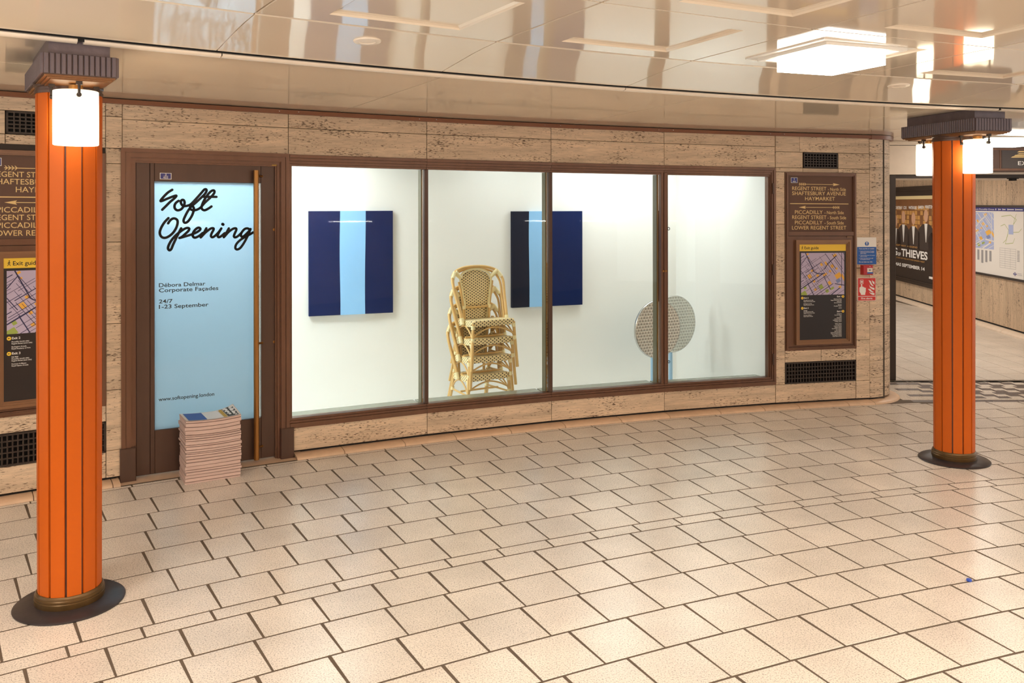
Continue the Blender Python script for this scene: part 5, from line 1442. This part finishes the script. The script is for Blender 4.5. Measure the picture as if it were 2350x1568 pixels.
o = tag(corridor_frame('film_poster'), 'dark film poster with suited figures in a black frame, behind the orange column', 'poster')
X0, X1 = -1.0, 2.13
fr = MB(); moulding_frame(fr, X0, X1, 0.375, 2.158, [(0.05, -0.045, 0.0), (0.03, -0.035, 0.0)], bottom=True); fr.build('frame', BLACKM, o)
ps = MB().box(X0 + 0.08, X1 - 0.08, -0.012, 0.0, 0.455, 2.078).build('poster', POSTK, o)
BROWN = mat('poster_brown', rgb(128, 84, 48), 0.5, noise=(5, 0.35, (1, 1, 1))); AMB = mat('poster_amber', rgb(196, 146, 78), 0.5, noise=(9, 0.3, (1, 1, 1))); CRM = mat('poster_cream', rgb(232, 212, 160), 0.5)
SUIT = mat('poster_suit', rgb(58, 48, 44), 0.5, noise=(6, 0.2, (1, 1, 1)))
y = -0.0128
MB().rect(X0 + 0.08, X1 - 0.08, 1.30, 1.985, y).build('vault_print', BROWN, ps)
MB().rect(X0 + 0.08, X1 - 0.08, 1.925, 1.985, y - 0.0004).build('light_strip', CRM, ps)
bx = MB(); rp = random.Random(5)
for i in range(22):
    for j in range(6):
        if rp.random() < 0.55: bx.rect(X0 + 0.1 + i * 0.135, X0 + 0.1 + i * 0.135 + 0.118, 1.30 + j * 0.085, 1.372 + j * 0.085, y - 0.0003)
bx.build('box_wall_print', AMB, ps)
for x, zt, wd in ((-0.55, 1.62, 0.22), (0.12, 1.62, 0.24), (0.55, 1.70, 0.26), (1.06, 1.68, 0.24), (1.66, 1.74, 0.30), (2.0, 1.6, 0.2)):
    MB().poly([q for q in clip_poly([(x - wd * 1.25, 0.98), (x + wd * 1.25, 0.98), (x + wd * 1.2, zt - 0.36), (x + wd * 0.55, zt - 0.26), (x - wd * 0.55, zt - 0.26), (x - wd * 1.2, zt - 0.36)], X0 + 0.08, X1 - 0.08, 0.5, 2.0)], y - 0.0006).build('suit_shape', SUIT, ps, recalc=False)
    if x < 1.9:
        MB().disc(x, zt - 0.11, 0.115, y - 0.0008, 20, sx=0.85).build('head_shape', PINK, ps, recalc=False)
        MB().poly([(x - 0.07, zt - 0.25), (x + 0.07, zt - 0.25), (x + 0.01, zt - 0.58), (x - 0.01, zt - 0.58)], y - 0.0009).build('shirt_shape', PAPERW, ps, recalc=False)
MB().rect(X0 + 0.08, X1 - 0.08, 0.455, 1.02, y - 0.0010).build('lower_field', POSTK, ps)
for body, a, b, z, c in (('KING', -0.45, 0.22, 0.855, 0.135), ('OF', 0.25, 0.40, 0.85, 0.06), ('THIEVES', 0.44, 1.735, 0.855, 0.135), ('IN CINEMAS SEPTEMBER 14', -0.55, 1.60, 0.655, 0.058), ('COURTENAY', 0.06, 0.50, 1.742, 0.052), ('COX', 0.55, 0.72, 1.742, 0.052), ('WHITEHOUSE', 0.82, 1.22, 1.745, 0.052), ('GAMBON', 1.29, 1.56, 1.755, 0.052), ('WINSTONE', 1.62, 2.02, 1.760, 0.055)):
    text_obj('lettering', body, a, b, z, c, y - 0.0014, WHITE, ps, bold=0.03)
tt = MB()
for body, a, b, z, c in (('THE DARKEST HEIST. A LEGEND', -0.30, 1.25, 1.035, 0.030), ('BASED ON THE TRUE STORY OF THE HATTON GARDEN HEIST', -0.62, 1.60, 0.795, 0.026)): text_mb(tt, body, a, b, z, c, y - 0.0014, bold=0.01)
tag(tt.build('tagline_lettering', AMB, ps, recalc=False), kind='stuff')
MB().disc(1.92, 0.55, 0.02, y - 0.0014).rect(1.80, 2.03, 0.535, 0.575, y - 0.0013).build('rating_mark', PAPERW, ps, recalc=False)

o = tag(corridor_frame('travel_map_poster'), 'white journey planner poster with street plan in a dark frame, past the orange column', 'poster')
X0, X1 = 2.75, 5.215
fr = MB(); moulding_frame(fr, X0, X1, 0.768, 1.820, [(0.022, -0.030, 0.0), (0.010, -0.022, 0.0)], bottom=True); fr.build('frame', BLACKM, o)
ps = MB().box(X0 + 0.032, X1 - 0.032, -0.012, 0.0, 0.80, 1.788).build('poster', PAPERW, o)
y = -0.0126
MB().rect(X0 + 0.032, X1 - 0.032, 1.735, 1.788, y).build('header', PLATEB, ps)
text_obj('lettering', 'Continuing your journey from Piccadilly Circus', 2.82, 4.28, 1.750, 0.020, y - 0.0004, WHITE, ps, bold=0.01)
hm_ = MB()
for x in (4.33, 4.42, 4.55, 4.70, 4.93): hm_.disc(x, 1.760, 0.013, y - 0.0004, 14)
for a, b in ((4.44, 4.49), (4.57, 4.63), (4.72, 4.88), (4.95, 5.13)): hm_.rect(a, b, 1.754, 1.765, y - 0.0004)
hm_.build('header_symbols', WHITE, ps, recalc=False)
mp = MB(); street_map(mp, 3.02, 4.265, 1.170, 1.715, y - 0.0002, (0, 1, 2, 3, 4))
mp.build('street_plan', [mat('plan_blue', rgb(170, 182, 222), 0.5), PAPERW, MAPY, MAPG, MATS['map_blue']], ps, recalc=False)
GREYP = mat('print_fine_grey', rgb(150, 148, 150), 0.6)
gx = MB()
for k in range(9): gx.rect(3.04 + 0.135 * k, 3.04 + 0.135 * k + 0.07, 0.95 + 0.02 * (k % 3), 1.145, y)
for j in range(10):
    gx.rect(4.45, 4.93, 0.925 + 0.031 * j, 0.928 + 0.031 * j, y)
for x in (4.45, 4.61, 4.77, 4.93): gx.rect(x, x + 0.004, 0.925, 1.21, y)
for j in range(8): gx.rect(4.97, 5.04, 1.04 + 0.02 * j, 1.05 + 0.02 * j, y)
gx.build('small_print', GREYP, ps, recalc=False)
MB().rect(4.72, 4.86, 1.41, 1.545, y).build('inset_plan', MATS['plan_blue'], ps, recalc=False)
bl = MB()
for P_ in ([(4.50, 1.66), (4.78, 1.68), (4.95, 1.62), (4.86, 1.55)], [(4.48, 1.52), (4.60, 1.55), (4.72, 1.47), (4.65, 1.33), (4.55, 1.28)], [(4.86, 1.44), (5.02, 1.45), (5.10, 1.50)], [(4.70, 1.41), (4.62, 1.27), (4.85, 1.29), (4.90, 1.36)], [(4.95, 1.70), (4.88, 1.60), (4.86, 1.54)]):
    for a, b in zip(P_, P_[1:]):
        d = Vector((b[0] - a[0], b[1] - a[1])); n_ = Vector((-d.y, d.x)).normalized() * 0.0035
        bl.poly([(a[0] - n_.x, a[1] - n_.y), (b[0] - n_.x, b[1] - n_.y), (b[0] + n_.x, b[1] + n_.y), (a[0] + n_.x, a[1] + n_.y)], y)
bl.build('bus_lines', MAPG, ps, recalc=False)
rd = MB(); n = 32
cxr, czr = 4.905, 0.862
rd.add([(cxr + r * cos(2 * pi * j / n) * 1.25, y, czr + r * sin(2 * pi * j / n)) for r in (0.027, 0.019) for j in range(n)], [(j, (j + 1) % n, n + (j + 1) % n, n + j) for j in range(n)])
rd.rect(cxr - 0.050, cxr + 0.050, czr - 0.0065, czr + 0.0065, y - 0.0003)
rd.build('roundel', PLATEB, ps, recalc=False)
text_obj('lettering', 'Transport', 4.975, 5.10, 0.872, 0.010, y, PLATEB, ps); text_obj('lettering', 'for London', 4.975, 5.11, 0.852, 0.010, y, PLATEB, ps)

# exit sign on the bulkhead
o = tag(empty('exit_sign', (4.62, 9.14, 0)), 'long bronze sign box lettered EXIT on the cream bulkhead', 'sign')
MB().cbox(0, 1.9, -0.13, 0, 2.172, 2.452, c=0.004).build('box', BRONZE_D, o)
MB().box(0, 1.9, -0.136, -0.13, 2.185, 2.205).box(0, 1.9, -0.136, -0.13, 2.395, 2.412).box(0, 1.9, -0.138, -0.13, 2.430, 2.449).box(0.388, 0.394, -0.137, -0.13, 2.185, 2.412).build('bead', BRONZE, o)
MB().box(0.41, 1.7, -0.134, -0.13, 2.209, 2.392).build('panel', mat('sign_black', rgb(62, 52, 48), 0.15), o)
text_obj('lettering', 'EXIT', 0.574, 0.74, 2.241, 0.040, -0.1348, WHITE, o, bold=0.004)
m_ = MB()  # gold bars paint a reflection of glowing lights onto the sign
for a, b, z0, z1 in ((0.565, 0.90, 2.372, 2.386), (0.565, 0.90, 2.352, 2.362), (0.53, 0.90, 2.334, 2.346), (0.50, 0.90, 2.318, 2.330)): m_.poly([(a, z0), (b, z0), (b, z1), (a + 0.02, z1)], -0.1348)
m_.build('reflected_light_bars', GOLD, o, recalc=False)

# ------------------------------------------------------------------ NEWSPAPERS BY THE DOOR
NTH = -30.03
cN = pol(NTH, 17.222)
NN = 22; TH_ = 0.0187
grp = 'newspapers stacked by the door'


def sag(x, y, k):
    u = x / 0.18
    return k * (0.012 * max(0, u) ** 2 + 0.010 * max(0, -u) ** 2 + (0.040 * max(0, u - 0.2) ** 2 * max(0, y / 0.25) if k > 0.9 else 0.0))


rn = random.Random(21)
NT_ = [rn.uniform(0.010, 0.028) for _ in range(NN)]; NT_[-1] = 0.014
NZ = [0.0]
for t_ in NT_: NZ.append(NZ[-1] + t_ * 0.411 / sum(NT_))
ORD = ['', 'second', 'third', 'fourth', 'fifth', 'sixth', 'seventh', 'eighth', 'ninth', 'tenth', 'eleventh', 'twelfth', 'thirteenth', 'fourteenth', 'fifteenth', 'sixteenth', 'seventeenth', 'eighteenth', 'nineteenth', 'twentieth', 'twenty-first']
for i in range(NN):
    k = i / (NN - 1)
    n_x, n_y = 10, 4; W2, D = 0.1785, 0.236
    mb = MB(); vs_ = []
    ox, oy, rz = (rn.uniform(-0.005, 0.005), rn.uniform(-0.007, 0.005), rn.uniform(-0.016, 0.016))
    z0 = NZ[i]; TH_ = NZ[i + 1] - NZ[i]
    for top in (0, 1):
        for j in range(n_y + 1):
            for q in range(n_x + 1):
                x = -W2 + 2 * W2 * q / n_x; yy = D * j / n_y
                kk = k + (1 / (NN - 1) if top else 0) * 0.0
                edge = 0.0030 if (j == 0 and top) else 0
                vs_.append((x, yy, z0 + (TH_ - 0.0012 if top else 0.0) + sag(x, yy, min(k, 0.9) if not (i == NN - 1 and top) else 1.0) - edge))
    a = (n_x + 1); m1 = a * (n_y + 1)
    fs = []
    for j in range(n_y):
        for q in range(n_x):
            b = j * a + q; fs += [(b, b + a, b + a + 1, b + 1), (m1 + b, m1 + b + 1, m1 + b + a + 1, m1 + b + a)]
    for q in range(n_x):
        fs += [(q, q + 1, m1 + q + 1, m1 + q), (n_y * a + q + 1, n_y * a + q, m1 + n_y * a + q, m1 + n_y * a + q + 1)]
    for j in range(n_y):
        fs += [((j + 1) * a, j * a, m1 + j * a, m1 + (j + 1) * a), (j * a + n_x, (j + 1) * a + n_x, m1 + (j + 1) * a + n_x, m1 + j * a + n_x)]
    root = smooth_by_angle(mb.add(vs_, fs).build('newspaper', NEWSP), 50)
    root.location = cN + Vector((0, 0, 0.001)); root.rotation_euler = (0, 0, -radians(NTH) + rz)
    root.location += Vector((ox, oy * 0.6, 0))
    top_ = i == NN - 1
    tag(root, 'top newspaper of the pile, printed with a blue block and a dark masthead' if top_ else ('pinkish newspaper at the very bottom of the pile, on the floor tiles' if i == 0 else 'pinkish newspaper, %s from the top of the pile by the door' % ORD[NN - 1 - i]), 'newspaper', grp)
    if top_:
        def patch(name, xa, xb, mt, ya=0.012, yb=0.224, dz=0.0006, zz=None):
            p_ = MB(); nn = 8; mm_ = 4; v_ = []
            for j in range(mm_ + 1):
                for q in range(nn + 1):
                    x = xa + (xb - xa) * q / nn; yy = ya + (yb - ya) * j / mm_
                    v_.append((x, yy, z0 + TH_ - 0.0012 + sag(x, yy, 1.0) + dz))
            p_.add(v_, [(j * (nn + 1) + q, j * (nn + 1) + q + 1, (j + 1) * (nn + 1) + q + 1, (j + 1) * (nn + 1) + q) for j in range(mm_) for q in range(nn)])
            return p_.build(name, mt, root)
        patch('front_page', -0.176, 0.176, PAPERW, 0.003, 0.233, 0.0005)
        patch('blue_block', -0.160, -0.040, NEWSB, dz=0.0012)
        patch('white_block', -0.039, 0.065, WHITE, dz=0.0012)
        patch('ochre_band', 0.070, 0.094, NEWSY, dz=0.0012)
        patch('masthead', 0.096, 0.166, NEWSG, dz=0.0012)
        for xa, ws in ((0.112, ((0.205, 0.160), (0.150, 0.100), (0.092, 0.050))), (0.138, ((0.205, 0.185), (0.176, 0.120), (0.112, 0.040)))):
            for ya, yb in ws: patch('headline', xa, xa + 0.015, WHITE, yb, ya, dz=0.0019)

o = tag(empty('bottle_cap', (2.235, 4.295, 0.0)), 'small blue bottle cap lying on the floor tiles', 'bottle cap')
MB().lathe([(0.010, 0.0), (0.0125, 0.001), (0.0125, 0.009), (0.0105, 0.0105), (0.001, 0.0105)], 20).build('cap_shell', BOTTLE, o)

# ------------------------------------------------------------------ THE INNER DRUM OF THE HALL, BEHIND THE PHOTOGRAPHER
dr = MB()
for i in range(44):
    a, b = -74 + 2.3 * i, -74 + 2.3 * (i + 1)
    q = [pol(a, 8.2), pol(b, 8.2)]
    dr.add([(q[0].x, q[0].y, -0.01), (q[1].x, q[1].y, -0.01), (q[1].x, q[1].y, 2.75), (q[0].x, q[0].y, 2.75)], [(0, 1, 2, 3)])
tag(dr.build('wall_front', TRAV2), 'stone wall of the inner drum behind the viewpoint', kind='structure')
